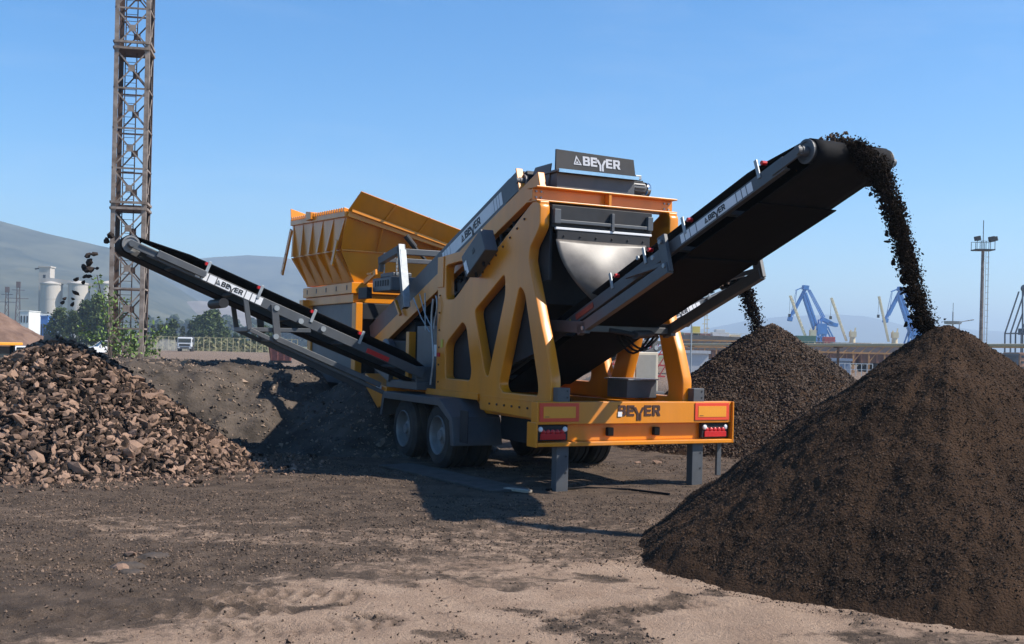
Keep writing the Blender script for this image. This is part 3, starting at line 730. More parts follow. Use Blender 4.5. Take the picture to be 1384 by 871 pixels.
# ------------------------------------------------------------------ ground
def axis(lo, hi, fine, ext_lo, ext_hi, g=1.16):
    a = list(np.arange(lo, hi, fine)); st = fine; x = a[-1]
    while x < ext_hi: st *= g; x += st; a.append(x)
    st = fine; x = lo; b = []
    while x > ext_lo: st *= g; x -= st; b.append(x)
    return np.array(b[::-1] + a)
PILE = (3.82, 9.78, 2.02, 2.60)      # x, y, height, foot radius
PILE2 = (4.95, 21.2, 2.30, 3.0)
def sstep(a, b, x): t = np.clip((x - a) / (b - a), 0, 1); return t * t * (3 - 2 * t)
TRK = [((-3.2, 6.75), (-1.3, 7.35), .42, .13), ((-2.9, 7.75), (-.9, 7.55), .36, .12), ((-.95, 8.55), (-.45, 8.62), .34, .085), ((-3.9, 8.9), (-2.2, 8.3), .42, .15), ((-1.9, 6.5), (-.6, 7.0), .34, .12), ((.2, 7.0), (1.5, 7.9), .30, .11)]
def track(X, Y):
    z = np.zeros_like(X)
    for (a, b, w, per) in TRK:
        a = np.array(a); b = np.array(b); d = b - a; L = np.hypot(*d); d /= L
        s = (X - a[0]) * d[0] + (Y - a[1]) * d[1]; t = -(X - a[0]) * d[1] + (Y - a[1]) * d[0]
        m = sstep(0, .15, s) * sstep(0, .15, L - s) * sstep(w / 2 + .05, w / 2, np.abs(t)) * (0.30 + .9 * np.clip(fbm(X, Y, 2.3, 3, 77) + .35, 0, 1))
        lug = np.sin(2 * np.pi * (s + np.abs(t) * .22) / per); z += m * (.016 * np.tanh(lug * 3) - .012)
        z += m * -.008 * (np.abs(np.mod(t, w / 2.5) - w / 5) < .02)
    return z
def ground_z(X, Y):
    near = sstep(40, 12, np.hypot(X, Y - 8))
    z = .045 * fbm(X, Y, .22, 3, 3) + .030 * fbm(X, Y, 1.4, 4, 9) * near + .020 * fbm(X, Y, 6, 4, 21) * near
    return z + track(X, Y) * near
def tread_mask(X, Y): return sstep(-.004, -.022, track(X, Y))
gx = axis(-4.6, 3.2, .034, -7000, 7000); gy = axis(6.0, 11.5, .04, -60, 7000, 1.10)
X, Y = np.meshgrid(gx, gy); Z = ground_z(X, Y)
def sand_mask(X, Y):
    # pale sandy soil in the right foreground and centre, dark worked soil elsewhere
    a = sstep(1.05, -.95, Y - (8.75 + .42 * X) + 1.5 * fbm(X, Y, .6, 5, 31, .6)) * sstep(-3.6, -1.6, X + 1.8 * fbm(X, Y, .5, 4, 35))
    b = sstep(.05, .40, fbm(X * .45, Y, .9, 4, 44)) * .48; a = a * (1 - .80 * sstep(.10, .34, fbm(X * .6, Y, 1.1, 4, 48))) * (1 - .65 * sstep(.16, .36, fbm(X, Y, 2.6, 4, 49)))
    c = sstep(40, 60, Y) * .38
    return np.clip(np.maximum(np.maximum(a, b * sstep(14, 9, Y)), c), 0, 1)
SM = sand_mask(X, Y)
def ground_mat():
    M_ = bpy.data.materials.new('worked_soil'); M_.use_nodes = True; n = M_.node_tree.nodes; L = M_.node_tree.links
    b = n['Principled BSDF']; b.inputs['Roughness'].default_value = .95; b.inputs['Specular IOR Level'].default_value = .15
    tc = n.new('ShaderNodeTexCoord')
    def noise(sc, det=8, ro=.6):
        z = n.new('ShaderNodeTexNoise'); z.inputs['Scale'].default_value = sc; z.inputs['Detail'].default_value = det; z.inputs['Roughness'].default_value = ro
        L.new(tc.outputs['Object'], z.inputs['Vector']); return z.outputs['Fac']
    def ramp(f, p0, c0, p1, c1):
        r = n.new('ShaderNodeValToRGB'); r.color_ramp.elements[0].position = p0; r.color_ramp.elements[1].position = p1
        r.color_ramp.elements[0].color = (*c0, 1); r.color_ramp.elements[1].color = (*c1, 1); L.new(f, r.inputs[0]); return r.outputs[0]
    def mix(f, a, c):
        x = n.new('ShaderNodeMix'); x.data_type = 'RGBA'; L.new(f, x.inputs['Factor']); L.new(a, x.inputs['A']); L.new(c, x.inputs['B']); return x.outputs['Result']
    def math_(op, a, b_):
        x = n.new('ShaderNodeMath'); x.operation = op
        for i, v in enumerate((a, b_)):
            if isinstance(v, (int, float)): x.inputs[i].default_value = v
            else: L.new(v, x.inputs[i])
        return x.outputs[0]
    at_ = n.new('ShaderNodeAttribute'); at_.attribute_name = 'sand'
    dark = ramp(noise(3.0), .32, (.066, .048, .036), .70, (.185, .132, .095))
    sand = ramp(noise(2.2), .30, (.34, .23, .160), .70, (.52, .37, .265))
    f = math_('ADD', at_.outputs['Fac'], math_('MULTIPLY', math_('SUBTRACT', noise(5, 12, .78), .5), 2.6))
    f = ramp(f, .30, (0, 0, 0), .72, (1, 1, 1))
    c = mix(f, dark, sand)
    sp = ramp(noise(38, 4, .7), .60, (0, 0, 0), .68, (1, 1, 1)); c = mix(math_('MULTIPLY', sp, .7), c, ramp(noise(90, 2), .4, (.035, .028, .022), .6, (.09, .07, .055)))
    sp2 = ramp(noise(55, 3, .7), .66, (0, 0, 0), .72, (1, 1, 1)); c = mix(math_('MULTIPLY', sp2, .35), c, ramp(noise(70, 2), .4, (.34, .27, .21), .6, (.48, .39, .31)))
    tr = n.new('ShaderNodeAttribute'); tr.attribute_name = 'tread'; c = mix(math_('MULTIPLY', tr.outputs['Fac'], .72), c, dark)
    # far country turns to dry grass
    geo = n.new('ShaderNodeSeparateXYZ'); L.new(tc.outputs['Object'], geo.inputs[0])
    fr = n.new('ShaderNodeMapRange'); fr.inputs[1].default_value = 190; fr.inputs[2].default_value = 260; L.new(geo.outputs[1], fr.inputs[0])
    c = mix(fr.outputs[0], c, ramp(noise(.02), .4, (.09, .10, .045), .6, (.16, .15, .08)))
    L.new(c, b.inputs['Base Color'])
    bp = n.new('ShaderNodeBump'); bp.inputs['Strength'].default_value = 1.0; bp.inputs['Distance'].default_value = .06
    L.new(math_('ADD', noise(26, 8, .7), math_('MULTIPLY', noise(110, 3), .4)), bp.inputs['Height']); L.new(bp.outputs[0], b.inputs['Normal'])
    return M_
GM = ground_mat()
tag(link('ground', grid_mesh('ground', X, Y, Z, attrs={'sand': SM, 'tread': tread_mask(X, Y)}), GM), kind='structure')

# ------------------------------------------------------------------ earth bank beside the hopper
BANK = mat('bank_earth', (.036, .030, .025), .95, var=0, scale=2.5, col2=(.115, .092, .074), bump=1.0, bscale=24, spec=.1)
def bank_h(X, Y):
    # local axes of the machine
    dx = X - ORG.x; dy = Y - ORG.y; c, s = math.cos(YAW), math.sin(YAW)
    v = dx * c + dy * s; u = -dx * s + dy * c
    n = fbm(X, Y, .5, 4, 61)
    front = u - 5.35 + .9 * n + .35 * fbm(X, Y, 1.7, 3, 66)       # foot of the face towards the viewer
    side = -(v + .15) + .25 * n
    right = sstep(-.75, .15, side)
    h = 1.34 * sstep(0, 3.0, front) * right
    h *= sstep(-16, -8, v - .5 * n) * .75 + .25 * sstep(-22, -9, v)
    h *= sstep(22, 12.5, u + n)
    # apron of spilled dark earth under the feeder
    r = np.hypot(v - .35, (u - 7.0) * .75); h = np.maximum(h, 1.32 - r * .56)
    h = h + (.11 * fbm(X, Y, 1.6, 4, 71) + .085 * fbm(X, Y, 5, 4, 72, .6)) * np.clip(h * 3, 0, 1)
    return h - .06
bx = np.arange(-17, 1.2, .07); by = np.arange(15.0, 33, .07); X, Y = np.meshgrid(bx, by); Z = bank_h(X, Y)
tag(link('earth_bank', grid_mesh('earth_bank', X, Y, Z, keep=Z > -.05), BANK), kind='structure')
n = 22000; px = rng.uniform(-14, .8, n); py = 15.2 + rng.random(n) ** 1.5 * 9; pz = bank_h(px, py); k = pz > .0
sz = .012 + .03 * rng.random(n) ** 3; sz[rng.random(n) < .02] *= 3.0
STN = mat('mixed_gravel', (.045, .036, .03), .9, var=0, scale=8, col2=(.26, .19, .14), attr='tint', spec=.2)
tag(scatter('bank_stones', np.stack([px, py, pz + .005], -1)[k], sz[k], STN), kind='stuff', label='small stones and clods strewn over the dark earth bank', cat='stones')

# ------------------------------------------------------------------ heaps under the conveyors
EARTH = mat('dark_screened_earth', (.019, .0110, .0065), .95, var=0, scale=1.5, col2=(.058, .032, .018), bump=1.0, bscale=55, spec=.12)
ESTN = mat('earth_crumbs', (.016, .010, .0065), .9, var=0, scale=8, col2=(.085, .050, .030), attr='tint', spec=.3)
def heap_h(X, Y, P, rnd=.15, seed=5, rough=1.0):
    x, y, H, R0 = P; dx = X - x; dy = Y - y; r = np.hypot(dx, dy); th = np.arctan2(dy, dx)
    ring = fbm(np.cos(th) * 3 + 9, np.sin(th) * 3 + 9, 1, 3, seed)
    R = R0 * (1 + .08 * ring)
    h = H * (1 - np.sqrt(r * r + rnd * rnd) / R) + H * rnd / R
    rill = fbm(np.cos(th) * 9, np.sin(th) * 9 + r * .25, 1, 4, seed + 3) * np.clip(r / R, 0, 1)
    h = h + rough * (.045 * rill + .11 * fbm(X, Y, 1.1, 3, seed + 5) + .035 * fbm(X, Y, 3.4, 3, seed + 6) + .035 * fbm(X, Y, 7, 4, seed + 8) + .02 * fbm(X, Y, 25, 3, seed + 9))
    foot = sstep(R * .82, R * 1.12, r); return np.where(r > R * .8, np.maximum(h, h * (1 - foot) + foot * (-.06 + .05 * (1.15 - r / R))), h)
def heap(name, P, st, mt, label, **kw):
    x, y, H, R0 = P; a = np.arange(-R0 * 1.15, R0 * 1.15, st); X, Y = np.meshgrid(a + x, a + y); Z = heap_h(X, Y, P, **kw)
    return tag(link(name, grid_mesh(name, X, Y, Z, keep=Z > -.05), mt), label, 'heap')
def heap_stones(name, P, n, lo, hi, mt, parent, rim=0, big=False, pw=2.2, rmax=1.0, **kw):
    x, y, H, R0 = P; r = R0 * rmax * np.sqrt(rng.random(n)); th = rng.uniform(0, 2 * np.pi, n)
    if rim: r[:rim] = R0 * (1.0 + .16 * rng.random(rim) ** 2 - .05)
    px = x + r * np.cos(th); py = y + r * np.sin(th)
    pz = np.maximum(heap_h(px, py, P, **kw), ground_z(px, py)); sz = lo + (hi - lo) * rng.random(n) ** pw
    o = scatter(name, np.stack([px, py, pz + sz * .2], -1), sz, mt, big); o.parent = parent; o['kind'] = 'stuff'; return o
h1 = heap('earth_heap', PILE, .024, EARTH, 'tall cone of fine dark brown earth in the right foreground under the raised black conveyor', seed=5)
heap_stones('earth_crumb', PILE, 170000, .003, .011, ESTN, h1, 12000, pw=2.6, seed=5)
GRV = mat('dark_gravel', (.022, .015, .010), .9, var=0, scale=6, col2=(.10, .066, .045), attr='tint', spec=.25)
h2 = heap('gravel_heap', PILE2, .05, EARTH, 'cone of coarser dark gravel standing behind the yellow rear beam', seed=8)
heap_stones('gravel_stone', PILE2, 70000, .011, .036, GRV, h2, 5000, pw=1.6, seed=8, rmax=1.04)

# rubble heap of broken slag at the left
RUB = (-6.42, 15.62, 1.76, 2.72)
SLAGD = mat('dark_slag', (.03, .02, .015), .95, var=.4, scale=5, bump=.6, bscale=20)
def slag(name, **k): return mat(name, (.018, .0115, .008), .88, var=0, scale=9.0, col2=(.29, .185, .13), bump=.5, bscale=30, spec=.2, **k)
SLAG_A = slag('broken_slag', attr='tint'); SLAG_O = slag('broken_slag_piece', rnd=True)
def rub_h(X, Y):
    # a long low skirt to the right and front
    dx = X - RUB[0]; dy = Y - RUB[1]; r = np.hypot(dx, dy)
    h = RUB[2] * np.clip(1 - np.sqrt(r * r + .25) / (RUB[3] + .06 * dx), 0, 1) ** 1.05 * 1.18
    return h + .05 * fbm(X, Y, 1.5, 3, 91)
a = np.arange(-4.2, 4.2, .1); X, Y = np.meshgrid(a + RUB[0], a + RUB[1]); Z = rub_h(X, Y) - .10
rh = tag(link('rubble_heap', grid_mesh('rubble_heap', X, Y, Z, keep=Z > -.08), SLAGD), 'heap of broken brown slag at the left edge below the side conveyor head', 'heap')
def rub_pts(n, out=1.0):
    r = RUB[3] * out * np.sqrt(rng.random(n)); th = rng.uniform(0, 2 * np.pi, n)
    px = RUB[0] + r * np.cos(th) * 1.05; py = RUB[1] + r * np.sin(th); return px, py
NR = 20000; px, py = rub_pts(NR, 1.03); pz = np.maximum(rub_h(px, py), ground_z(px, py)); sz = .010 + .060 * rng.random(NR) ** 2.6
o = scatter('rubble', np.stack([px, py, pz - .01], -1), sz, SLAG_A, True, flat=(1.2, .85, .5), jit=.38, tint=rng.random(NR) ** 1.9); o.parent = rh; o['kind'] = 'stuff'
NS = 2600; th = rng.uniform(-2.6, .9, NS); rr = RUB[3] * (.93 + .42 * rng.random(NS) ** 1.8); px = RUB[0] + rr * np.cos(th) * 1.05; py = RUB[1] + rr * np.sin(th)
o = scatter('rubble_fringe', np.stack([px, py, ground_z(px, py) + .008], -1), .006 + .032 * rng.random(NS) ** 3, SLAG_A, True, flat=(1.2, .85, .5)); o.parent = rh; o['kind'] = 'stuff'
rock_me = []
for k in range(14):
    V = ICO_V * (1 + rng.uniform(-.36, .36, (12 if len(ICO_V) == 12 else len(ICO_V), 1))) * np.array((1.25, .85, .38)) * rng.uniform(.75, 1.25, (1, 3))
    me = bpy.data.meshes.new('stone'); fill(me, V, ICO_F); me.shade_flat(); me.materials.append(SLAG_O); rock_me.append(me)
def stone(name, p, s, label, group, cat='stone', me=None, mt=None):
    o = bpy.data.objects.new(name, me or random.choice(rock_me)); COL.objects.link(o); o.location = p; o.scale = (s,) * 3
    o.rotation_euler = (random.uniform(-.9, .9), random.uniform(-.9, .9), random.uniform(0, 6.28))
    return tag(o, label, cat, group)
cnt = 0
while cnt < 285:
    px, py = rub_pts(1, 1.0); px = float(px[0]); py = float(py[0])
    if py > RUB[1] + .5 or px > -3.2: continue
    if px < -.47 * py - .6: continue
    s = random.choice((.05, .055, .06, .07, .08, .11)) * random.uniform(.8, 1.15)
    z = float(max(rub_h(np.array([px]), np.array([py]))[0], ground_z(np.array([px]), np.array([py]))[0]))
    stone('slag_stone', (px, py, z + s * .12), s, 'brown broken slag stone lying on the near face of the rubble heap', 'stones on the rubble heap'); cnt += 1

# stones that lie by themselves on the yard
def gz(x, y): return float(ground_z(np.array([x]), np.array([y]))[0])
for (px, py, s, lab) in ((268, 655, .085, 'flat brown stone lying on the ground right of the rubble heap foot'), (178, 748, .075, 'dark clod lying left of the wide flat soil flakes'), (165, 766, .06, 'small dark clod at the left end of the soil flakes'),
                         (338, 655, .035, 'tiny brown stone nearest the shadow edge of the side conveyor'), (888, 628, .09, 'pale flat stone behind the right support leg of the trailer'), (862, 627, .06, 'dark stone left of the pale flat stone behind the trailer')):
    d = FX + RX * ((px - CX) / F) + UX * ((HY - py) / F); t = -CH / d.z; x, y = d.x * t, d.y * t
    o = stone('stone', (x, y, gz(x, y) + s * .2), s, lab, None); o.rotation_euler = (.1, .1, random.uniform(0, 6))
CLOD = mat('soil_clod', (.06, .045, .035), .95, var=.4, scale=9, bump=.8, bscale=30)
for (px, py, s, lab) in ((172, 762, .16, 'flat cracked flake of soil with a stone at its left end'), (208, 751, .13, 'flat dark flake of soil, farthest of the three soil flakes'), (178, 772, .12, 'flat flake of soil nearest the tyre marks')):
    d = FX + RX * ((px - CX) / F) + UX * ((HY - py) / F); t = -CH / d.z; x, y = d.x * t, d.y * t
    a = np.linspace(-1, 1, 15); A, B = np.meshgrid(a, a); rr = np.hypot(A, B) * (1 + .5 * fbm(A + px, B + py, 1.5, 3, 5)); h = s * (.22 * (1 - rr ** 4) + .10 * fbm(A + px, B + py, 3, 4, 8))
    o = link('soil_flake', grid_mesh('soil_flake', A * s, B * s * .7, h, keep=h > -.02), CLOD); o.location = (x, y, gz(x, y) + .004); tag(o, lab, 'soil flake')

# loose gravel over the yard
n = 170000; px = rng.uniform(-7.5, 5, n); py = 6.2 + rng.random(n) ** 1.2 * 12
dens = .12 + .88 * sstep(-.05, .35, fbm(px, py, .6, 4, 51) + .28 * sstep(8.2, 9.2, py) * sstep(14, 11, py)); k = rng.random(n) < dens * (1 - .93 * sand_mask(px, py))
px, py = px[k], py[k]; sz = .0040 + .013 * rng.random(len(px)) ** 3.2
YST = mat('yard_gravel', (.030, .022, .017), .9, var=0, scale=8, col2=(.19, .13, .092), attr='tint', spec=.2)
tag(scatter('loose_gravel', np.stack([px, py, ground_z(px, py) + sz * .3], -1), sz, YST), 'loose gravel and crumbs strewn over the yard', 'gravel', kind='stuff')

# ------------------------------------------------------------------ falling material
def traj(tab, t):
    tab = np.array(tab, float); k = np.linspace(0, 1, len(tab)); return np.stack([np.interp(t, k, tab[:, i]) for i in range(tab.shape[1])], -1)
def stream(name, tab, n, mt, label, size, clump=3200, axis_=0, spread=.17, base=None):
    t = rng.random(n) ** .85; c = traj(tab, t)                 # v, u, w, half thickness
    ph = fbm(t * 0 + 3.3, t * 40, 1, 3, 55)                    # tears in the fall
    off = rng.normal(size=(n, 3)); th = c[:, 3]
    keep = (rng.random(n) < np.clip(1.2 - .75 * sstep(.35, 1, t), 0, 1) * (0.55 + 1.2 * (ph + .25)))
    loc = np.stack([c[:, 0] + off[:, 0] * spread * (.6 if axis_ == 0 else .5), c[:, 1] + off[:, 1] * th * .42, c[:, 2] + off[:, 2] * th * .4], -1)
    if axis_ == 1: loc = np.stack([c[:, 0] + off[:, 0] * th * .55, c[:, 1] + off[:, 1] * spread * .55, c[:, 2] + off[:, 2] * th * .5], -1)
    loc = loc[keep]; t = t[keep]
    wl = np.array([(MX @ Vector(p))[:] for p in loc])
    sz = size[0] + (size[1] - size[0]) * rng.random(len(wl)) ** 2.4
    return tag(scatter(name, wl, sz, mt), label, 'falling material', kind='stuff')
FALLE = mat('falling_earth_dark', (.006, .0042, .003), .95, var=0, scale=8, col2=(.024, .0155, .010), attr='tint', spec=.1)
E1 = [(1.42, -3.15, 3.70, .05), (1.42, -3.45, 3.76, .06), (1.42, -3.75, 3.72, .10), (1.42, -4.00, 3.50, .13), (1.42, -4.22, 3.12, .11), (1.42, -4.38, 2.68, .09), (1.42, -4.52, 2.28, .085), (1.42, -4.64, 1.98, .12)]
stream('falling_earth', E1, 60000, FALLE, 'dark earth pouring off the raised conveyor head onto the tall earth heap', (.004, .017), spread=.075)
k = 45; t = .22 + .78 * rng.random(k); c = traj(E1, t); wl = np.array([(MX @ Vector((a[0] - .10 + .12 * random.random(), a[1] + a[3] * random.uniform(.4, 1.3), a[2] + .03)))[:] for a in c])
o = scatter('falling_clod', wl, .016 + .020 * rng.random(k), FALLE, True, flat=(1.3, .9, .55)); tag(o, 'larger dark clods torn from the inner edge of the falling earth', 'falling material', kind='stuff')
E2 = [(6.6, 4.95, 3.02, .05), (6.85, 4.95, 3.08, .06), (7.1, 4.95, 3.0, .08), (7.25, 4.95, 2.75, .09), (7.38, 4.95, 2.45, .09), (7.46, 4.95, 2.2, .12)]
stream('falling_gravel', E2, 5000, FALLE, 'dark gravel dropping from the far side conveyor onto the rear gravel heap', (.012, .038), axis_=1)
# load riding on the belts
def load(name, PP, a0, a1, n, hw, top, mt, size, label):
    s = rng.uniform(a0, a1, n); t = rng.normal(size=n) * .4; t = np.clip(t, -1, 1); hh = top * (1 - t * t) * rng.random(n)
    wl = np.array([(MX @ PP(float(a), float(b * hw), .13 + float(c)))[:] for a, b, c in zip(s, t, hh)])
    return tag(scatter(name, wl, size[0] + (size[1] - size[0]) * rng.random(n) ** 2, mt), label, 'belt load', kind='stuff')
load('belt_load', PM, 3.2, 7.1, 5000, .34, .12, ESTN, (.01, .03), 'dark earth riding up the belt of the raised conveyor')
load('belt_load', PR, 1.0, 4.75, 1800, .26, .12, mat('brown_gravel', (.05, .03, .02), .9, var=0, scale=6, col2=(.22, .14, .09), attr='tint'), (.02, .05), 'brown gravel riding up the far side conveyor')
# lumps thrown off the left conveyor: each one counted in the photograph
lumps = [(150, 319, .10), (144, 326, .085), (119, 346, .085), (126, 344, .07), (122, 352, .06), (121, 355, .09), (113, 361, .085), (117, 366, .075), (122, 364, .085), (115, 374, .06), (120, 374, .06), (103, 378, .07), (113, 382, .075), (132, 363, .05), (102, 396, .07), (98, 404, .05), (87, 404, .06), (85, 409, .065), (97, 412, .07)]
FALLM = bpy.data.materials['dark_slag']
dark_me = []
for me in rock_me[:6]:
    c = me.copy(); c.transform(Matrix.Diagonal((.95, 1.05, 1.9, 1))); c.materials.clear(); c.materials.append(FALLM); dark_me.append(c)
for (px, py, s) in lumps:
    Y_ = 15.35 + (150 - px) * .006
    stone('falling_stone', at(px, py, Y_), s * .62, 'dark lump of slag falling through the air from the left conveyor head', 'lumps falling from the left conveyor', 'falling stone', random.choice(dark_me))
# ------------------------------------------------------------------ plank and cable under the machine
def gnd(px, py, z=0.0):
    d = FX + RX * ((px - CX) / F) + UX * ((HY - py) / F); t = (z - CH) / d.z; return Vector((0, 0, CH)) + d * t
WOOD = mat('grey_timber', (.05, .045, .040), .9, var=.5, scale=5, bump=.4, bscale=20)
a, b = gnd(535, 631), gnd(690, 666)
pl = MB().beam(a + Vector((0, 0, .025)), b + Vector((0, 0, .02)), .55, .035).build('timber_board', WOOD, None, .008)
tag(pl, 'long grey timber board lying flat on the ground beside the trailer wheels', 'board')
a, b = gnd(683, 664), gnd(716, 668)
tag(MB().beam(a + Vector((0, 0, .03)), b + Vector((0, 0, .03)), .10, .03).build('timber_offcut', mat('pale_timber', (.33, .28, .22), .9, var=.3), None, .004), 'short pale timber strip between the long board and the left support leg', 'board')
mb = MB(); pts = []
for (px, py) in ((738, 663), (790, 660.5), (850, 664), (905, 672)): p = gnd(px, py); pts.append((p.x, p.y, gz(p.x, p.y) + .012))
tag(mb.path(pts, .014, 8).build('cable', BLK), 'thin black cable lying on the ground from the left support leg towards the tall heap', 'cable')

# ------------------------------------------------------------------ hills, haze
def ridge(name, pts, Y, front, mt, amp, back=900):
    xs = np.linspace(pts[0][0], pts[-1][0], 160); py = np.interp(xs, [p[0] for p in pts], [p[1] for p in pts])
    rows = [(-front, 0), (-front * .85, .10), (-front * .6, .36), (-front * .35, .64), (-front * .15, .86), (0, 1), (back * .4, .7), (back, -.02)]
    rows2 = []
    for (a, b) in zip(rows[:-1], rows[1:]):
        for k in range(5): t = k / 5; rows2.append((a[0] * (1 - t) + b[0] * t, a[1] * (1 - t) + b[1] * t))
    rows2.append(rows[-1])
    A = np.zeros((len(rows2), len(xs), 3))
    for i, x in enumerate(xs):
        p = at(x, py[i], Y)
        for j, (d, h) in enumerate(rows2):
            A[j, i] = (p.x * (Y + d) / Y, Y + d, p.z * h)
    nz = fbm(A[..., 0], A[..., 1], 1 / 420, 6, 5, .55); wgt = np.array([min(1, 1 - abs(h - .5) * 1.6) if True else 0 for _, h in rows2])[:, None]
    A[..., 2] += nz * amp * np.clip(wgt, .12, 1) - 4 * (np.array([h for _, h in rows2])[:, None] <= 0.01)
    return tag(link(name, grid_mesh(name, A[..., 0], A[..., 1], A[..., 2]), mt), kind='structure')
HILL = mat('wooded_hillside', (.016, .024, .010), .95, var=0, scale=.012, col2=(.125, .12, .07), spec=.1)
HILL2 = mat('dry_hillside', (.05, .055, .03), .95, var=0, scale=.003, col2=(.12, .11, .07), spec=.1)
QUAR = mat('quarry_rock', (.12, .10, .08), .95, var=0, scale=.02, col2=(.30, .25, .21), spec=.1)
ridge('hill', [(-260, 330), (-120, 300), (-40, 294), (0, 298), (76, 318), (147, 334), (200, 362), (250, 395), (300, 425), (360, 452)], 1900, 900, HILL, 34)
ridge('hill', [(60, 400), (150, 366), (210, 352), (255, 351), (293, 347), (334, 345), (384, 348), (440, 362), (520, 395), (620, 430), (760, 452)], 3000, 1100, HILL, 50)
ridge('quarry_slope', [(60, 446), (120, 430), (170, 420), (205, 412), (240, 408), (270, 406), (310, 410), (350, 416), (400, 421), (450, 430), (520, 438), (600, 450)], 1750, 300, QUAR, 10, 250)
ridge('mountain', [(760, 470), (860, 456), (963, 443), (1015, 432), (1068, 427), (1124, 425), (1166, 427), (1194, 433), (1222, 440), (1267, 440), (1320, 446), (1384, 449), (1480, 452), (1600, 462)], 5600, 1500, HILL2, 40)
hz = MB().box(-6600, 6600, -58, 6900, -9, 236).build('haze', None)
hm = bpy.data.materials.new('haze_air'); hm.use_nodes = True; n = hm.node_tree.nodes; n.remove(n['Principled BSDF'])
pv = n.new('ShaderNodeVolumePrincipled'); pv.inputs['Color'].default_value = (.65, .82, 1, 1); pv.inputs['Density'].default_value = 3.7e-4; pv.inputs['Anisotropy'].default_value = .2
hm.node_tree.links.new(pv.outputs[0], n['Material Output'].inputs['Volume']); hz.data.materials.append(hm)
tag(hz, kind='stuff')

# ------------------------------------------------------------------ vegetation
def foliage_mat(name, c1, c2):
    M_ = mat(name, c1, .7, var=0, scale=.6, col2=c2, attr='tint', spec=.2); return M_
LEAF = foliage_mat('leaves', (.020, .032, .010), (.075, .105, .030))
LEAF2 = foliage_mat('young_leaves', (.05, .085, .02), (.16, .24, .06))
LEAF3 = foliage_mat('pine_needles', (.014, .022, .010), (.045, .055, .022))
BARK = mat('bark', (.06, .045, .035), .9, var=.3)
def leaf_mesh(name, C, size, mt):
    n = len(C); q = np.array([(-.5, 0, 0), (0, -.32, .08), (.5, 0, 0), (0, .32, .08)])
    V = np.einsum('nij,kj->nki', rand_rot(n), q) * np.asarray(size)[:, None, None] + C[:, None, :]
    Fc = np.arange(4)[None] + (np.arange(n) * 4)[:, None]
    me = bpy.data.meshes.new(name); fill(me, V.reshape(-1, 3), Fc); a = me.attributes.new('tint', 'FLOAT', 'POINT')
    a.data.foreach_set('value', np.repeat(rng.random(n), 4).astype(np.float32)); me.materials.append(mt); return me
def make_tree(h, w, mt, nl=1600, clumps=26, base=.18, conic=0.0, leaf=.5):
    t = empty('tree', (0, 0, 0)); mb = MB()
    mb.cyl((0, 0, -.1), (.05 * h * .2, 0, h * .55), h * .022, 8, h * .012); cs = []
    for k in range(clumps):
        z = base + (1 - base) * (k + .5) / clumps; f = (1 - conic * z) * math.sin(math.pi * min(1, .25 + .75 * z) ** .9) if not conic else (1.05 - z)
        a = random.uniform(0, 6.28); r = w / 2 * max(.08, f) * random.uniform(.25, 1.0)
        c = np.array([r * math.cos(a), r * math.sin(a), z * h * .97]); cs.append((c, w * random.uniform(.10, .20)))
        if k % 3 == 0: mb.cyl((0, 0, z * h * .6), tuple(c), h * .008, 5, h * .003)
    mb.build('trunk', BARK, t)
    P = np.concatenate([c + np.clip(rng.normal(size=(nl // clumps, 3)), -2.0, 2.0) * np.array([r, r, r * .75]) * .55 for c, r in cs])
    o = bpy.data.objects.new('crown', leaf_mesh('crown', P, leaf * (.6 + .8 * rng.random(len(P))), mt)); COL.objects.link(o); o.parent = t
    return t
def put(t, px, py, Y, label, cat, group=None, s=1.0, rz=0):
    p = at(px, py, Y); t.location = (p.x, p.y, max(-.05, p.z) if py is None else p.z); t.rotation_euler = (0, 0, rz); t.scale = (s, s, s); tag(t, label, cat, group); return t
def on_ground(t, px, Y, label, cat, group=None, s=1.0, rz=0, z=0.0):
    p = at(px, 470, Y); t.location = (p.x, Y, z); t.rotation_euler = (0, 0, rz); t.scale = (s, s, s); tag(t, label, cat, group); return t
T1 = make_tree(11, 8.0, LEAF, 2600, 34, .10, leaf=.75); T2 = make_tree(10, 6.0, LEAF, 2200, 28, .14, leaf=.7); T3 = make_tree(9, 4.2, LEAF3, 1800, 30, .10, conic=1, leaf=.6)
for i, (px, Y, s, p, lab) in enumerate(((80, 215, .90, T1, 'broad green tree in front of the leftmost silo'), (98, 212, .92, T2, 'green tree between the first and second silo'), (117, 214, 1.08, T1, 'tall green tree in front of the second silo'), (131, 206, 1.30, T2, 'tallest green tree just left of the lattice tower foot'), (148, 220, 1.1, T1, 'green tree behind the left legs of the lattice tower'),
        (20, 330, .62, T2, 'small dark tree beside the white building at the far left'))):
    on_ground(p if i in (0, 1) else copy_tree(p), px, Y, lab, 'tree', 'green trees by the silos', s * .76, i * 1.3)
row = [(206, 262, .75, 2), (216, 255, .68, 1), (225, 270, .85, 2), (234, 240, .80, 1), (247, 282, .78, 2), (258, 262, .92, 2), (268, 248, .85, 0), (279, 236, 1.02, 1), (288, 240, .98, 0), (297, 262, .74, 2), (305, 250, .58, 0), (318, 262, .50, 1), (328, 255, .45, 0), (345, 225, .58, 1), (357, 228, .60, 0), (370, 230, .52, 0)]
for i, (px, Y, s, k) in enumerate(row):
    on_ground(T3 if i == 0 else copy_tree((T1, T2, T3)[k]), px, Y, ('rounded green tree in the row behind the cream fence', 'upright green tree in the row behind the cream fence', 'dark pointed conifer in the row behind the cream fence')[k], 'tree', 'trees behind the cream fence', s * .80, i * .7)
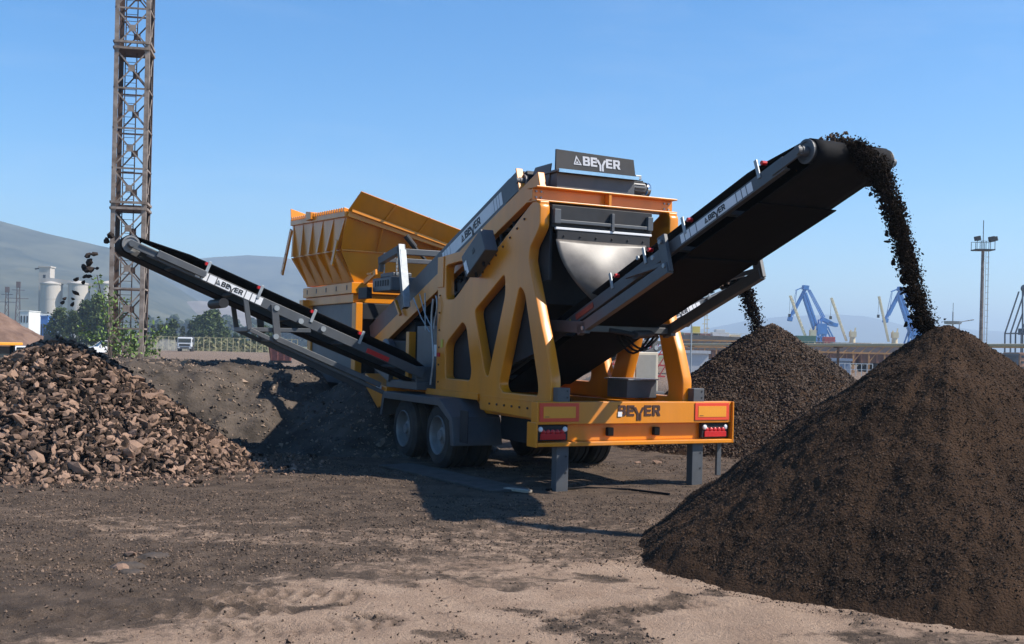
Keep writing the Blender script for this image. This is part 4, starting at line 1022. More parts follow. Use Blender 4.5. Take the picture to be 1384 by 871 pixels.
# low scrub at the fence and the far wood
n = 5200; px = rng.uniform(196, 480, n); Y_ = rng.uniform(760, 1100, n)
P = np.array([at(float(a), 470, float(b))[:] for a, b in zip(px, Y_)]); P[:, 2] = rng.random(n) * (12 + 12 * (fbm(px / 9, px * 0, 1, 3, 4) + .3))
FW = foliage_mat('far_wood_leaves', (.012, .020, .010), (.04, .055, .022))
tag(scatter('far_wood', P, 2.2 + 2.2 * rng.random(n), FW, True), 'hazy dark band of woodland below the left hills', 'woodland', kind='stuff')
n = 2600; px = rng.uniform(200, 400, n); Y_ = rng.uniform(209, 238, n); P = np.array([at(float(a), 470, float(b))[:] for a, b in zip(px, Y_)]); P[:, 2] = rng.random(n) ** 1.5 * 2.2 * (.5 + np.clip(fbm(px / 6, Y_ / 9, 1, 3, 14) + .4, 0, 1.2))
o = link('scrub', leaf_mesh('scrub', P, .5 + .5 * rng.random(n), foliage_mat('dry_scrub', (.05, .055, .025), (.17, .16, .075))), None); tag(o, 'low dry scrub along the cream fence', 'scrub', kind='stuff')

# ------------------------------------------------------------------ lattice tower with a young tree growing round it
TY = 68.0; tb_ = at(172, 497, TY)
tw = empty('lattice_tower', (tb_.x, TY, 0), rad(11), 'tall rusty lattice tower with a ladder inside, standing behind the left conveyor', 'lattice tower')
hw = 1.02; PH = 2.42; NP = 12; Ht = PH * NP
cs = [(-hw, -hw), (hw, -hw), (hw, hw), (-hw, hw)]
for (x, y) in cs:
    mb = MB(); sx = 1 if x < 0 else -1; sy = 1 if y < 0 else -1
    mb.box(min(x, x + sx * .26), max(x, x + sx * .26), min(y, y + sy * .03), max(y, y + sy * .03), -.1, Ht); mb.box(min(x, x + sx * .03), max(x, x + sx * .03), min(y + sy * .03, y + sy * .26), max(y + sy * .03, y + sy * .26), -.1, Ht)
    for k in range(1, NP): mb.box(min(x - sx * .012, x + sx * .30), max(x - sx * .012, x + sx * .30), min(y - sy * .012, y), max(y - sy * .012, y), k * PH - .16, k * PH + .16) if k % 4 == 0 else None
    mb.build('leg', RUST if y < 0 else RUSTD, tw)  # rear legs get the darker steel, so their shade is painted in
for f in range(4):
    (x0, y0), (x1, y1) = cs[f], cs[(f + 1) % 4]; mb = MB(); g = MB(); mt = RUST if f in (0, 1) else RUSTD  # sunlit front and right bracing painted lighter, shaded rear and left darker
    nrm = Vector((y1 - y0, x0 - x1, 0)).normalized() * -.04
    for k in range(NP):
        z0, z1 = k * PH, (k + 1) * PH; q = Vector((.0, 0, 0)) + nrm
        mb.beam(Vector((x0, y0, z0)) + q, Vector((x1, y1, z1)) + q, .085, .03, nrm); mb.beam(Vector((x1, y1, z0)) + q * 1.7, Vector((x0, y0, z1)) + q * 1.7, .085, .03, nrm)
        c = Vector(((x0 + x1) / 2, (y0 + y1) / 2, (z0 + z1) / 2)) + q * .6
        dd = Vector((x1 - x0, y1 - y0, 0)).normalized(); mb.obox(c, dd, Vector((0, 0, 1)), nrm.normalized(), .20, .20, .012)
        if k % 4 == 0:
            for dz in (0, .36): mb.beam((x0, y0, z0 + dz), (x1, y1, z0 + dz), .16, .14)
        else: mb.beam(Vector((x0, y0, z0)) + q, Vector((x1, y1, z0)) + q, .07, .10)
    mb.build('bracing', mt, tw)
for k in (4, 8): MB().box(-hw + .1, hw - .1, -hw + .1, hw - .1, k * PH - .02, k * PH + .04).build('platform', RUSTD, tw)
mb = MB()
for x in (-.55, .12): mb.beam((x, .2, 0), (x, .2, Ht), .06)
for k in range(int(Ht / .42)): mb.beam((-.55, .2, .3 + k * .42), (.12, .2, .3 + k * .42), .03)
mb.build('ladder', RUSTD, tw)
# sapling
yt = empty('young_tree', (tb_.x, TY, 0), 0, 'straggly young tree with pale green leaves growing through the foot of the lattice tower', 'young tree')
mb = MB(); LP = []
shoots = [((150, 480), (142, 420), (131, 372), 66.2), ((152, 480), (150, 430), (146, 396), 66.0), ((160, 488), (168, 440), (166, 405), 69.4), ((170, 490), (185, 455), (196, 432), 69.6), ((178, 488), (205, 462), (221, 440), 68.6), ((150, 485), (135, 452), (112, 446), 66.2), ((172, 488), (180, 470), (178, 448), 66.4), ((165, 490), (150, 470), (160, 447), 66.1), ((185, 490), (200, 470), (212, 478), 70)]
for (a, b, c, Y_) in shoots:
    A, B, C = (at(*q, Y_) for q in (a, b, c)); pts = [A * (1 - t) ** 2 + B * 2 * t * (1 - t) + C * t * t for t in np.linspace(0, 1, 9)]
    pts[0].z = min(pts[0].z, .1); mb.path(pts, .03, 5)
    for t in np.linspace(.25, 1, 34):
        p = A * (1 - t) ** 2 + B * 2 * t * (1 - t) + C * t * t
        for k in range(3): LP.append(np.array(p[:]) + rng.normal(size=3) * np.array([.26, .26, .20]))
for k in range(260): q = at(random.uniform(152, 198), random.uniform(466, 496), random.uniform(67, 70)); LP.append(np.array(q[:]))
tbm = mb.build('trunk', BARK); LPn = np.array(LP)
for o in (tbm, link('leaves', leaf_mesh('leaves', LPn, .13 + .17 * rng.random(len(LPn)), LEAF2), None)):
    o.data.transform(Matrix.Translation((-tb_.x, -TY, 0))); o.parent = yt

# ------------------------------------------------------------------ silos and buildings at the far left
CONC = mat('pale_concrete', (.46, .42, .37), .9, var=.12, scale=.35, streak=True); WALL = mat('white_wall', (.62, .62, .60), .8, var=.08, scale=.4)
SY = 430.0
def silo(px, r, top, label, Y=SY):
    c = at(px, 470, Y); zt = at(px, top, Y).z; e = empty('silo', (c.x, Y, 0), 0, label, 'silo', None)
    mb = MB(); mb.cyl((0, 0, 0), (0, 0, zt), r, 40); mb.build('silo_wall', CONC, e, smooth=False)
    mb = MB(); mb.cyl((0, 0, zt), (0, 0, zt + .5), r + .25, 40); mb.cyl((0, 0, zt + .5), (0, 0, zt + 1.5), r * .9, 40, .4); mb.build('silo_roof', CONC, e)
    mb = MB()
    for k in range(1, 4): mb.lathe((0, 0, zt * k / 4), (0, 0, 1), [(0, r), (0, r + .06), (.3, r + .06), (.3, r)], 40)
    mb.build('ring', CONC, e); return zt
for px, lab in ((68, 'leftmost of the three pale concrete silos, beside the lift tower'), (105, 'middle one of the three pale concrete silos'), (144, 'rightmost of the three pale concrete silos, partly behind the lattice tower')): silo(px, 4.0, 385, lab)
p = at(61, 470, SY + 5); zt = at(61, 361, SY).z
e = empty('lift_tower', (p.x, SY + 5, 0), 0, 'square pale lift tower rising above the leftmost silo', 'tower'); MB().box(-2.2, 2.2, -2.2, 2.2, 0, zt).build('wall', CONC, e, .05); MB().box(-2.5, 2.5, -2.5, 2.5, zt, zt + .5).build('roof', CONC, e)
mb = MB(); [mb.box(-.5, .5, -2.23, -2.205, zt * k, zt * k + 1.2) for k in (.75, .86)]; build_split(mb, 'window', INK, e)
MB().beam((-2.3, 0, zt - .2), (-4.6, 0, zt - .6), .8, .5).build('hood', DRK, e)
a, b = at(64, 378, SY), at(156, 391, SY); e = MB().beam(a, b, 2.2, 1.6).build('conveyor_gallery', CONC); tag(e, 'long pale conveyor gallery running over the tops of the silos', 'gallery')
def block(name, x0, x1, y0, Y, d, mt, label, cat, roof=None, win=None, base=0.0):
    a, b = at(x0, 470, Y), at(x1, 470, Y); zt = at((x0 + x1) / 2, y0, Y).z
    e = empty(name, (a.x, Y, base), 0, label, cat); w = b.x - a.x
    MB().box(0, w, 0, d, -.1 if base == 0 else 0, zt - base).build('wall', mt, e)
    MB().box(-.15, w + .15, -.15, d + .15, zt - base, zt - base + .25).build('roof', roof or mt, e)
    if win:
        r, c = win
        for i in range(r):
            for j in range(c):
                x = w * (j + .28) / c; z = (zt - base) * (i + .3) / r; MB().box(x, x + w * .45 / c, -.06, .06, z, z + (zt - base) * .42 / r).build('window', INK, e)
    return e
BLUE = mat('blue_sheet', (.05, .16, .45), .6, var=.15, scale=.5); PALEB = mat('pale_blue_wall', (.38, .42, .46), .8, var=.1, scale=.3)
block('shed', 26, 38, 421, 330, 8, WALL, 'white two storey shed at the far left below the hill', 'shed', None, (2, 3))
block('shed', 39, 52, 425, 340, 8, PALEB, 'pale blue shed between the white shed and the bright blue container', 'shed', None, (1, 4))
block('container', 54, 64, 428, 320, 5, BLUE, 'bright blue container in front of the silos', 'container', None, (1, 3))
def pylon(px, y0, Y, label):
    c = at(px, 470, Y); z = at(px, y0, Y).z; e = empty('pylon', (c.x, Y, 0), .3, label, 'pylon'); mb = MB(); w = z * .045
    for sx in (-1, 1):
        for sy in (-1, 1): mb.beam((sx * w, sy * w, 0), (sx * w * .4, sy * w * .4, z), .25)
    for k in range(8):
        t = k / 8; a = w * (1 - .6 * t); b = w * (1 - .6 * (t + .125)); mb.beam((-a, -a, z * t), (b, -b, z * (t + .125)), .15); mb.beam((a, -a, z * t), (-b, -b, z * (t + .125)), .15)
    mb.build('mast', RUSTD, e); mb = MB(); [mb.beam((-z * s, 0, z * t), (z * s, 0, z * t), .25) for t, s in ((.72, .16), (.86, .10))]; mb.box(-.9, .9, -.9, .9, z * .9, z); mb.build('cross_arm', RUSTD, e)
pylon(8, 388, 520, 'thin lattice pylon at the extreme left edge'); pylon(23, 381, 520, 'lattice pylon second from the left edge, with a square head')
P3 = (at(-28, 470, 62).x, 62, 3.7, 6.0)
RB = mat('reddish_earth', (.09, .05, .035), .95, var=0, scale=1.2, col2=(.20, .125, .09), bump=1, bscale=8)
heap('earth_mound', P3, .15, RB, 'reddish brown earth mound at the far left behind the rubble heap', seed=15, rough=2.0)
P4 = (at(62, 470, 95).x, 95, 1.7, 4.5)
heap('earth_mound', P4, .2, mat('grey_earth', (.09, .08, .07), .95, var=.3, scale=1), 'low grey earth mound between the reddish mound and the green trees', seed=17, rough=2.0)

# ------------------------------------------------------------------ vehicles
CARW = mat('white_car_paint', (.72, .72, .72), .25, var=.03); GLS = mat('dark_glass', (.02, .03, .035), .08, var=.1); HEADL = mat('headlamp_glass', (.6, .6, .6), .1)
def car(loc, rz, label, h=1.45, w=1.75, L=4.2):
    e = empty('car', loc, rz, label, 'car')       # nose towards -y
    def sec(y, z0, z1, ww): return [(-ww / 2, y, z0), (ww / 2, y, z0), (ww / 2, y, z1), (-ww / 2, y, z1)]
    def loft(secs, name, mt, bev=.05):
        vs = []; fs = []
        for s in secs: vs += s
        for i in range(len(secs) - 1):
            for j in range(4): fs.append((i * 4 + j, i * 4 + (j + 1) % 4, i * 4 + 4 + (j + 1) % 4, i * 4 + 4 + j))
        fs += [(3, 2, 1, 0), tuple(range(len(vs) - 4, len(vs)))]
        return MB().add(vs, fs).build(name, mt, e, bev)
    loft([sec(-L / 2, .3, .62, w * .9), sec(-L / 2 + .15, .25, .74, w), sec(-L * .2, .22, .92, w), sec(L * .35, .22, .95, w), sec(L / 2, .3, .85, w * .93)], 'body', CARW, .06)
    loft([sec(-L * .22, .90, .93, w * .94), sec(-L * .03, .90, h - .05, w * .80), sec(L * .22, .90, h, w * .80), sec(L * .40, .9, .95, w * .9)], 'cabin', GLS, .04)
    MB().box(-w * .40, w * .40, -L * .03, L * .24, h - .03, h + .02).build('roof', CARW, e, .03)
    mb = MB()
    for sx in (-1, 1): mb.beam((sx * w * .465, -L * .22, .92), (sx * w * .40, -L * .03, h - .02), .05); mb.beam((sx * w * .44, L * .39, .95), (sx * w * .40, L * .22, h), .06)
    mb.build('pillar', CARW, e)
    for sx in (-1, 1):
        MB().box(sx * w * .36 - .16, sx * w * .36 + .16, -L / 2 + .02, -L / 2 + .10, .60, .72).build('headlight', HEADL, e, .02)
        MB().box(sx * w * .53 - .08, sx * w * .53 + .08, -L * .17, -L * .13, .92, 1.04).build('mirror', CARW, e, .02)
        for y in (-L * .31, L * .30): MB().lathe((sx * (w / 2 - .2), y, .32), (sx, 0, 0), [(0, .3), (.02, .32), (.18, .32), (.2, .29), (.19, .2), (.19, .01)], 20).build('wheel', TYR, e)
    MB().box(-w * .3, w * .3, -L / 2 - .01, -L / 2 + .03, .42, .52).build('grille', INK, e)
p = at(58, 470, 31); car((p.x, 31, .0), rad(25), 'white car half hidden behind the rubble heap', 1.47)
p = at(140, 470, 128); car((p.x, 128, 0), rad(-50), 'small white car parked far back beside the lattice tower foot', 1.6)
# wheel loader whose cab roof shows at the left edge
OR_ = mat('orange_paint', (.70, .30, .03), .4, var=.08)
p = at(-50, 470, 27); e = empty('wheel_loader', (p.x, 27, 0), rad(-12), 'wheel loader with orange cab roof, cut off by the left edge behind the rubble heap', 'wheel loader')
MB().box(-1.0, 1.0, -.8, .9, 1.52, 1.60).build('cab_roof', OR_, e, .02)
mb = MB(); [mb.beam((x, y, .9), (x * .95, y * .95, 1.52), .08) for x in (-.85, .85) for y in (-.7, .8)]; mb.build('cab_pillar', DRK, e)
MB().box(-.8, .8, -.65, .75, .95, 1.5).build('cab_glass', GLS, e, .02); MB().box(-.9, .9, -1.6, 2.2, .45, .95).build('body', DRK, e, .05)
for x in (-.95, .95):
    for y in (-1.0, 1.5): MB().lathe((x - .18, y, .5), (1, 0, 0), [(0, .3), (.0, .46), (.04, .5), (.32, .5), (.36, .46), (.36, .3), (.3, .01)], 20).build('wheel', TYR, e)
mb = MB(); [mb.beam((x, -1.4, .8), (x, -2.4, .35), .12, .2) for x in (-.5, .5)]; mb.build('arm', DRK, e); MB().prism([(-1.05, -2.3, .1), (-1.05, -3.0, .08), (-1.05, -2.5, .75), (-1.05, -2.3, .8)], (2.1, 0, 0)).build('bucket', DRK, e)
# tipper truck
p = at(250, 470, 192); e = empty('truck', (p.x, 192, 0), rad(12), 'white and grey tipper truck driving towards the camera in a cloud of dust', 'truck')
MB().box(-1.2, 1.2, -1.0, .75, .75, 2.45).build('cab', mat('pale_truck_paint', (.62, .63, .64), .4, var=.05), e, .12)
MB().box(-1.05, 1.05, -1.04, -.98, 1.55, 2.2).build('windscreen', GLS, e, .02); MB().box(-.9, .9, -1.04, -.985, .95, 1.3).build('grille', DRK, e)
MB().box(-1.22, 1.22, -1.15, -.95, .45, .80).build('bumper', GRY, e, .04)
for x in (-.95, .95): MB().box(x - .18, x + .18, -1.18, -1.13, .55, .72).build('headlight', HEADL, e); MB().box(x * 1.42 - .1, x * 1.42 + .1, -.95, -.8, 1.6, 2.1).build('mirror', DRK, e)
MB().prism([(-1.2, 1.0, 1.1), (-1.2, 5.2, 1.1), (-1.2, 5.4, 2.5), (-1.2, .9, 2.6)], (2.4, 0, 0)).build('tipper_body', GRY, e, .03)
for x in (-1.2, .85):
    for y in (-.2, 3.2, 4.5): MB().lathe((x, y, .5), (1, 0, 0), [(0, .3), (0, .46), (.04, .5), (.3, .5), (.34, .46), (.34, .3), (.3, .01)], 20).build('wheel', TYR, e)
MB().box(-.5, .5, .5, 5.0, .6, .95).build('chassis', DRK, e)
import bmesh
bm = bmesh.new(); bmesh.ops.create_icosphere(bm, subdivisions=3, radius=1); me = bpy.data.meshes.new('dust_cloud'); bm.to_mesh(me); bm.free()
for v in me.vertices:
    f = 1 + .35 * math.sin(v.co.x * 5 + 1) * math.sin(v.co.z * 4) ; v.co = v.co * f
dm = bpy.data.materials.new('dust_air'); dm.use_nodes = True; n = dm.node_tree.nodes; n.remove(n['Principled BSDF']); pv = n.new('ShaderNodeVolumePrincipled'); pv.inputs['Color'].default_value = (.92, .86, .78, 1); pv.inputs['Density'].default_value = .07
dm.node_tree.links.new(pv.outputs[0], n['Material Output'].inputs['Volume'])
o = link('dust_cloud', me, dm); p = at(226, 470, 200); o.location = (p.x, 202, .9); o.scale = (2.8, 6, 1.3); tag(o, 'pale dust cloud trailing behind the tipper truck', 'dust', kind='stuff')

# ------------------------------------------------------------------ cream fence, skip and crate at the left
CREAM = mat('cream_paint_fence', (.42, .36, .20), .7, var=.15)
FY = 205.0; a, b = at(196, 470, FY), at(402, 470, FY); Lf = b.x - a.x
e = empty('railing_fence', (a.x, FY, 0), 0, 'long cream railing fence with thin posts beyond the earth bank', 'fence')
pm = MB().box(-.06, .06, -.05, .05, -.1, 2.55).mesh('post'); pm.materials.append(CREAM)
for k in range(27): o = bpy.data.objects.new('post', pm); COL.objects.link(o); o.parent = e; o.location = (Lf * k / 26, 0, 0)
for z in (.4, 2.5): MB().box(0, Lf, .06, .12, z, z + .09).build('rail', CREAM, e)
RDS = mat('faded_red_steel', (.20, .07, .055), .8, var=.3, scale=3)
p = at(380, 470, 100); zt = at(380, 469, 100).z; e = empty('skip', (p.x, 100, 0), .15, 'faded red steel skip behind the bank, left of the hopper', 'skip')
mb = MB(); mb.hexa([(-.9, -.5, .2), (.9, -.5, .2), (.9, .7, .2), (-.9, .7, .2), (-1.1, -.6, zt), (1.1, -.6, zt), (1.1, .9, zt), (-1.1, .9, zt)]); mb.build('bin', RDS, e, .02)
mb = MB(); [mb.beam((x, -.56, .25), (x * 1.12, -.66, zt - .05), .08) for x in (-.8, -.27, .27, .8)]; mb.beam((-1.15, -.64, zt), (1.15, -.64, zt), .1); mb.build('rib', RDS, e); MB().box(-.95, .95, -.45, .6, -.05, .2).build('skid', DRK, e)
p = gnd(498, 548); YC = 25.0; p = at(496, 470, YC); e = empty('slatted_crate', (p.x, YC, 0), .2, 'pale grey slatted steel crate seen under the side conveyor beside the bank', 'crate')
PG = mat('pale_grey_steel', (.45, .47, .47), .6, var=.1)
for k in range(5): MB().box(-.32, .32, -.02, .02, .12 + k * .24, .30 + k * .24).build('slat', PG, e, .005)
mb = MB(); [mb.box(x - .03, x + .03, .021, .08, 0, 1.32) for x in (-.29, .29)]; mb.build('post', PG, e); MB().box(-.32, .32, .02, .7, 1.18, 1.22).build('lid', PG, e)
p = gnd(506, 560); YR = 22.5; a, b = at(478, 470, YR), at(535, 470, YR); e = empty('site_railing', (a.x, YR, 0), 0, 'brown timber railing seen between the bank and the trailer wheels', 'railing'); w = b.x - a.x
for k in range(3): MB().box(w * k / 2 - .05, w * k / 2 + .05, -.05, .05, -.05, 1.15).build('post', RUSTD, e)
for z in (.35, 1.0): MB().box(-.05, w + .05, .051, .08, z, z + .09).build('rail', RUSTD, e)
block('storage_wall', 470, 548, 508, 34, .4, mat('weathered_boards', (.33, .30, .27), .9, var=.25, scale=4), 'weathered pale board wall seen far behind the trailer wheels', 'wall')

# ------------------------------------------------------------------ harbour at the right
RST = mat('ship_rust_red', (.20, .085, .05), .85, var=.35, scale=.25); CRB = mat('crane_blue', (.045, .21, .56), .6, var=.15, scale=.3); CRG = mat('crane_beige', (.62, .52, .33), .7, var=.15, scale=.3)
def rel(pts, Y): return [at(px, py, Y) for px, py in pts]
# level luffing crane traced at its own distance, with real depth
CY = 430.0; o0 = at(1105, 470, CY); bc = empty('harbour_crane', (o0.x, CY, 0), 0, 'blue harbour crane with folded jib, left one of the pair behind the heaps', 'crane', None)
def cb(name, segs, w, mt=CRB, dep=0.0):
    mb = MB()
    for (a, b) in segs:
        A, B = at(*a, CY), at(*b, CY)
        for s in ((-dep, dep) if dep else (0,)):
            q = Vector((-o0.x, -CY + s, 0)); mb.beam(A + q, B + q, w, w)
    mb.build(name, mt, bc)
cb('jib', [((1088.5, 389), (1067, 431)), ((1089, 391), (1072, 425))], .5, dep=.9); cb('mast', [((1085.6, 399), (1102, 450)), ((1088, 396), (1106, 448))], .75, dep=1.0)
cb('stay', [((1091.5, 390), (1112, 431)), ((1094, 392), (1114, 429)), ((1076, 392.5), (1088, 387.5))], .3, dep=.9); cb('rope', [((1076, 392.5), (1068, 429)), ((1077, 393), (1072, 428))], .16)
cb('counterweight', [((1118, 437), (1131, 440)), ((1110, 431), (1124, 438))], 1.3, dep=1.1)
cb('jib_head', [((1085, 388.5), (1092, 389.5))], 1.6, dep=.8); cb('jib_foot', [((1065.5, 431), (1070, 432))], 1.6, dep=.8)
cb('tower', [((1101, 448), (1103, 486)), ((1115, 440), (1113, 486)), ((1108, 432), (1109, 486)), ((1101, 450), (1115, 468)), ((1115, 450), (1101, 468)), ((1117, 442), (1127, 462)), ((1103, 440), (1094, 466))], .5, dep=1.8)
cb('machine_house', [((1103, 445), (1116, 445))], 4.2)
c2 = copy_tree(bc); q = at(1234, 470, CY); c2.location = (q.x, CY, .3); c2['label'] = 'blue harbour crane with folded jib, partly hidden by the falling earth'
# ships
SHY = 392.0
def ship(name, x0, x1, ydeck, Y, hullm, label):
    a, b = at(x0, 470, Y), at(x1, 470, Y); z = at((x0 + x1) / 2, ydeck, Y).z; L = b.x - a.x
    e = empty(name, (a.x, Y, 0), 0, label, 'ship')
    mb = MB(); mb.add([(0, 0, z + .6), (L, 0, z), (L, 11, z), (0, 11, z + .6), (3, 1.5, -.5), (L - 2, 1.5, -.5), (L - 2, 9.5, -.5), (3, 9.5, -.5)], [(0, 1, 2, 3), (4, 5, 6, 7), (0, 1, 5, 4), (1, 2, 6, 5), (2, 3, 7, 6), (3, 0, 4, 7)]); mb.build('hull', hullm, e)
    mb = MB(); k = 0
    while k < L: mb.beam((k, -.05, z + .2), (k, -.05, z + 1.1), .08); k += 2.2
    mb.beam((0, -.05, z + 1.1), (L, -.05, z + 1.1), .08); mb.build('deck_rail', CRG, e)
    return e, z, L
sh, dz, L1 = ship('cargo_ship', 1008, 1262, 467, SHY, RST, 'long rust red cargo ship whose deck cranes stand behind the heaps')
mb = MB(); k = 4
while k < L1 - 8: mb.box(k, k + 8, 2, 9, dz + .1, dz + 1.0); k += 11
mb.build('hatch_cover', RST, sh)
def deck_crane(top, base, label):
    B = at(base[0], base[1], SHY + 4); e = empty('deck_crane', (B.x, SHY + 4, dz + .05), 0, label, 'deck crane', None)
    A, C = at(*top, SHY + 4), at(base[0] - 2, base[1] - 1, SHY + 4); q = Vector((-B.x, -SHY - 4, -dz - .05))
    mb = MB()
    for s in (-.8, .8): mb.beam(A + q + Vector((s * .5, s, 0)), C + q + Vector((s * .5, s * 1.2, 0)), .55, .55)
    for t in np.linspace(.05, .95, 12): p = A * (1 - t) + C * t + q; mb.beam(p + Vector((-.4, -.8, 0)), p + Vector((.4, .8, .2)), .3)
    mb.build('boom', CRG, e)
    h = at(base[0], base[1] - 16, SHY).z - dz
    mb = MB(); mb.cyl((1.6, 0, 0), (1.6, 0, h * .55), 1.1, 14, .95); mb.box(.6, 2.7, -1.1, 1.1, h * .55, h * .9); mb.beam((2.4, 0, h * .9), (2.6, 0, h * 1.15), .4); mb.beam((.9, 0, h * .9), (1.0, 0, h * 1.0), .4); mb.build('turret', CRG, e)
    mb = MB(); p = A + q; mb.beam(p, p + Vector((-.2, 0, -6.5)), .08); mb.box(p.x - .5, p.x + .3, -.3, .3, p.z - 7.6, p.z - 6.5); mb.build('hook_block', DRK, e)
for top, base, lab in (((1008.5, 399), (1028, 461), 'beige ship crane with its boom up, behind the gravel falling on the rear heap'), ((1068, 400), (1092, 460), 'beige ship crane whose boom crosses the left blue crane'), ((1123.6, 403), (1146, 462), 'beige ship crane standing alone between the two blue cranes'), ((1188, 401), (1203, 463), 'beige ship crane just left of the falling earth')): deck_crane(top, base, lab)
def container(x0, x1, y0, mt, label, Y=SHY - 1.5):
    a, b = at(x0, 470, Y), at(x1, 470, Y); zt = at((x0 + x1) / 2, y0, Y).z; e = empty('container', (a.x, Y + 2.2, dz + .62), 0, label, 'container'); w = b.x - a.x; h = zt - dz - .6
    MB().box(0, w, 0, 2.4, 0, h).build('shell', mt, e); mb = MB(); k = .3
    while k < w - .2: mb.box(k, k + .18, -.06, -.001, .2, h - .2); k += .45
    mb.build('corrugation', mt, e)
container(1079, 1105, 454, mat('container_green', (.035, .13, .06), .7, var=.15), 'green container on the cargo ship deck'); container(1116, 1131, 455.5, mat('container_red', (.45, .04, .03), .7, var=.15), 'red container on the cargo ship deck')
container(1127, 1156, 463.5, mat('container_grey', (.25, .27, .3), .7, var=.1), 'low grey container right of the red one on the cargo ship', SHY - 6)
s2, d2, L2 = ship('coaster_ship', 896, 1012, 455, 345, mat('ship_brown', (.22, .13, .09), .85, var=.3, scale=.3), 'brown coaster ship with a white deckhouse and tall mast behind the trailer')
def on2(x0, x1, y0, y1, mt, name, dy=3):
    a, b = at(x0, 470, 345), at(x1, 470, 345); z0, z1 = at(x0, y1, 345).z, at(x0, y0, 345).z; ox = s2.location.x
    MB().box(a.x - ox, b.x - ox, dy, dy + 4, z0, z1).build(name, mt, s2, .03)
on2(965, 988, 449, 457, WALL, 'deckhouse'); on2(970, 982, 445, 449, WALL, 'bridge'); on2(938, 948, 441, 453, mat('ship_yellow', (.65, .5, .06), .6, var=.1), 'funnel'); on2(905, 925, 449, 457, mat('ship_green', (.12, .22, .10), .7, var=.2), 'deck_cargo')
on2(925, 962, 450, 456, RST, 'hatch'); on2(990, 1003, 452, 457, CRG, 'forecastle')
a = at(957, 470, 345); ox = s2.location.x; mb = MB(); z0, z1 = at(957, 455, 345).z, at(957, 397, 345).z
for s in (-.5, .5): mb.beam((a.x - ox + s, 5, z0), (a.x - ox + s * .4, 5, z1), .22)
for k in range(10): t = k / 10; mb.beam((a.x - ox - 1.1 + .5 * (k % 3), 5, z0 + (z1 - z0) * t), (a.x - ox + 1.1 - .5 * (k % 2), 5, z0 + (z1 - z0) * t), .25)
mb.build('mast', CRG, s2)
# rusty wagons, pipe bridge and railings
WG = mat('wagon_rust', (.20, .10, .065), .9, var=.45, scale=.5)
def wagon(x0, x1, Y, label):
    a, b = at(x0, 470, Y), at(x1, 470, Y); w = b.x - a.x; e = empty('rail_wagon', (a.x, Y, 0), 0, label, 'rail wagon')
    MB().box(.1, w - .1, 0, 2.6, 1.05, 2.15).build('wagon_body', WG, e); mb = MB(); k = .2
    while k < w - .2: mb.box(k, k + .12, -.1, -.001, 1.05, 2.15); k += .9
    mb.box(0, w, -.12, -.001, 2.152, 2.25); mb.build('rib', WG, e); MB().box(0, w, .3, 2.3, .8, 1.04).build('underframe', DRK, e)
    for x in (.9, 2.0, w - 2.0, w - .9):
        for y in (.3, 2.1): MB().cyl((x, y, .42), (x, y + .12, .42), .42, 18).build('wheel', DRK, e)
wagon(1088, 1158, 128, 'rusty open rail wagon left of centre between the two heaps'); wagon(1161, 1232, 128, 'rusty open rail wagon next to the tall heap'); wagon(925, 1000, 150, 'rusty open rail wagon seen between trailer and rear gravel heap')
GAN = mat('gantry_orange', (.42, .22, .09), .8, var=.3, scale=.5)
def gantry(x0, x1, Y, label, zb=2.15, n=9):
    a, b = at(x0, 470, Y), at(x1, 470, Y); w = b.x - a.x; e = empty('gantry', (a.x, Y, 0), 0, label, 'gantry')
    mb = MB()
    for z in (zb, zb + .8): mb.beam((0, 0, z), (w, 0, z), .22, .18)
    for k in range(int(w / .9)): mb.beam((k * .9, 0, zb), (k * .9 + .9 * (k % 2 * 0 + 1), 0, zb + .8), .09)
    mb.build('beam', GAN, e)
    for k in range(n + 1):
        x = w * k / n; mb = MB(); mb.beam((x, 0, -.05), (x, 0, zb - .1), .16); mb.beam((x, 0, zb * .55), (x + .7, 0, zb - .1), .09); mb.build('post', GAN, e)
gantry(1048, 1238, 118, 'long orange brown gantry track behind the pipe bridge between the heaps'); gantry(905, 1000, 135, 'orange brown gantry track behind the pipe bridge beside the trailer', 2.5, 6)
PIPE = mat('yellowed_pipe', (.46, .36, .20), .7, var=.15)
a, b = at(905, 466, 120), at(1420, 468, 62); e = empty('pipe_bridge', (0, 0, 0), 0, 'long yellowish overhead pipe on thin posts crossing behind the heaps', 'pipe bridge')
MB().cyl(a, b, .13, 14).build('pipe', PIPE, e)
for px in (934, 1133, 1262):
    t = 0.0
    for it in range(40):
        q = a.lerp(b, t); d = q - Vector((0, 0, CH)); x = CX + F * d.dot(RX) / d.y; t += (px - x) / 515 * .9
    mb = MB(); mb.beam((q.x, q.y, 0), (q.x, q.y, q.z - .13), .16); mb.beam((q.x - .35, q.y, q.z - .17), (q.x + .35, q.y, q.z - .17), .1); mb.build('post', RUSTD, e)
def railing(x0, x1, Y, label, n):
    a, b = at(x0, 470, Y), at(x1, 470, Y); w = b.x - a.x; e = empty('railing', (a.x, Y, 0), 0, label, 'railing')
    for k in range(n + 1): MB().box(w * k / n - .03, w * k / n + .03, -.03, .03, 0, 1.1).build('post', PG, e)
    for z in (.55, 1.08): MB().box(0, w, .031, .07, z, z + .06).build('rail', PG, e)
railing(1075, 1180, 100, 'white railing in front of the rusty wagons between the heaps', 14); railing(905, 990, 110, 'white railing behind the rear gravel heap, left of its slope', 11)
REDL = mat('red_lattice_paint', (.42, .05, .05), .7, var=.2)
a = at(828, 470, 70); e = empty('steel_lattice', (a.x, 70, 0), .1, 'stacked red steel lattice sections seen under the main conveyor', 'steel lattice'); mb = MB()
for z in (.2, .9, 1.6, 2.3): [mb.beam((0, y, z), (3.4, y, z), .10) for y in (0, 1)]
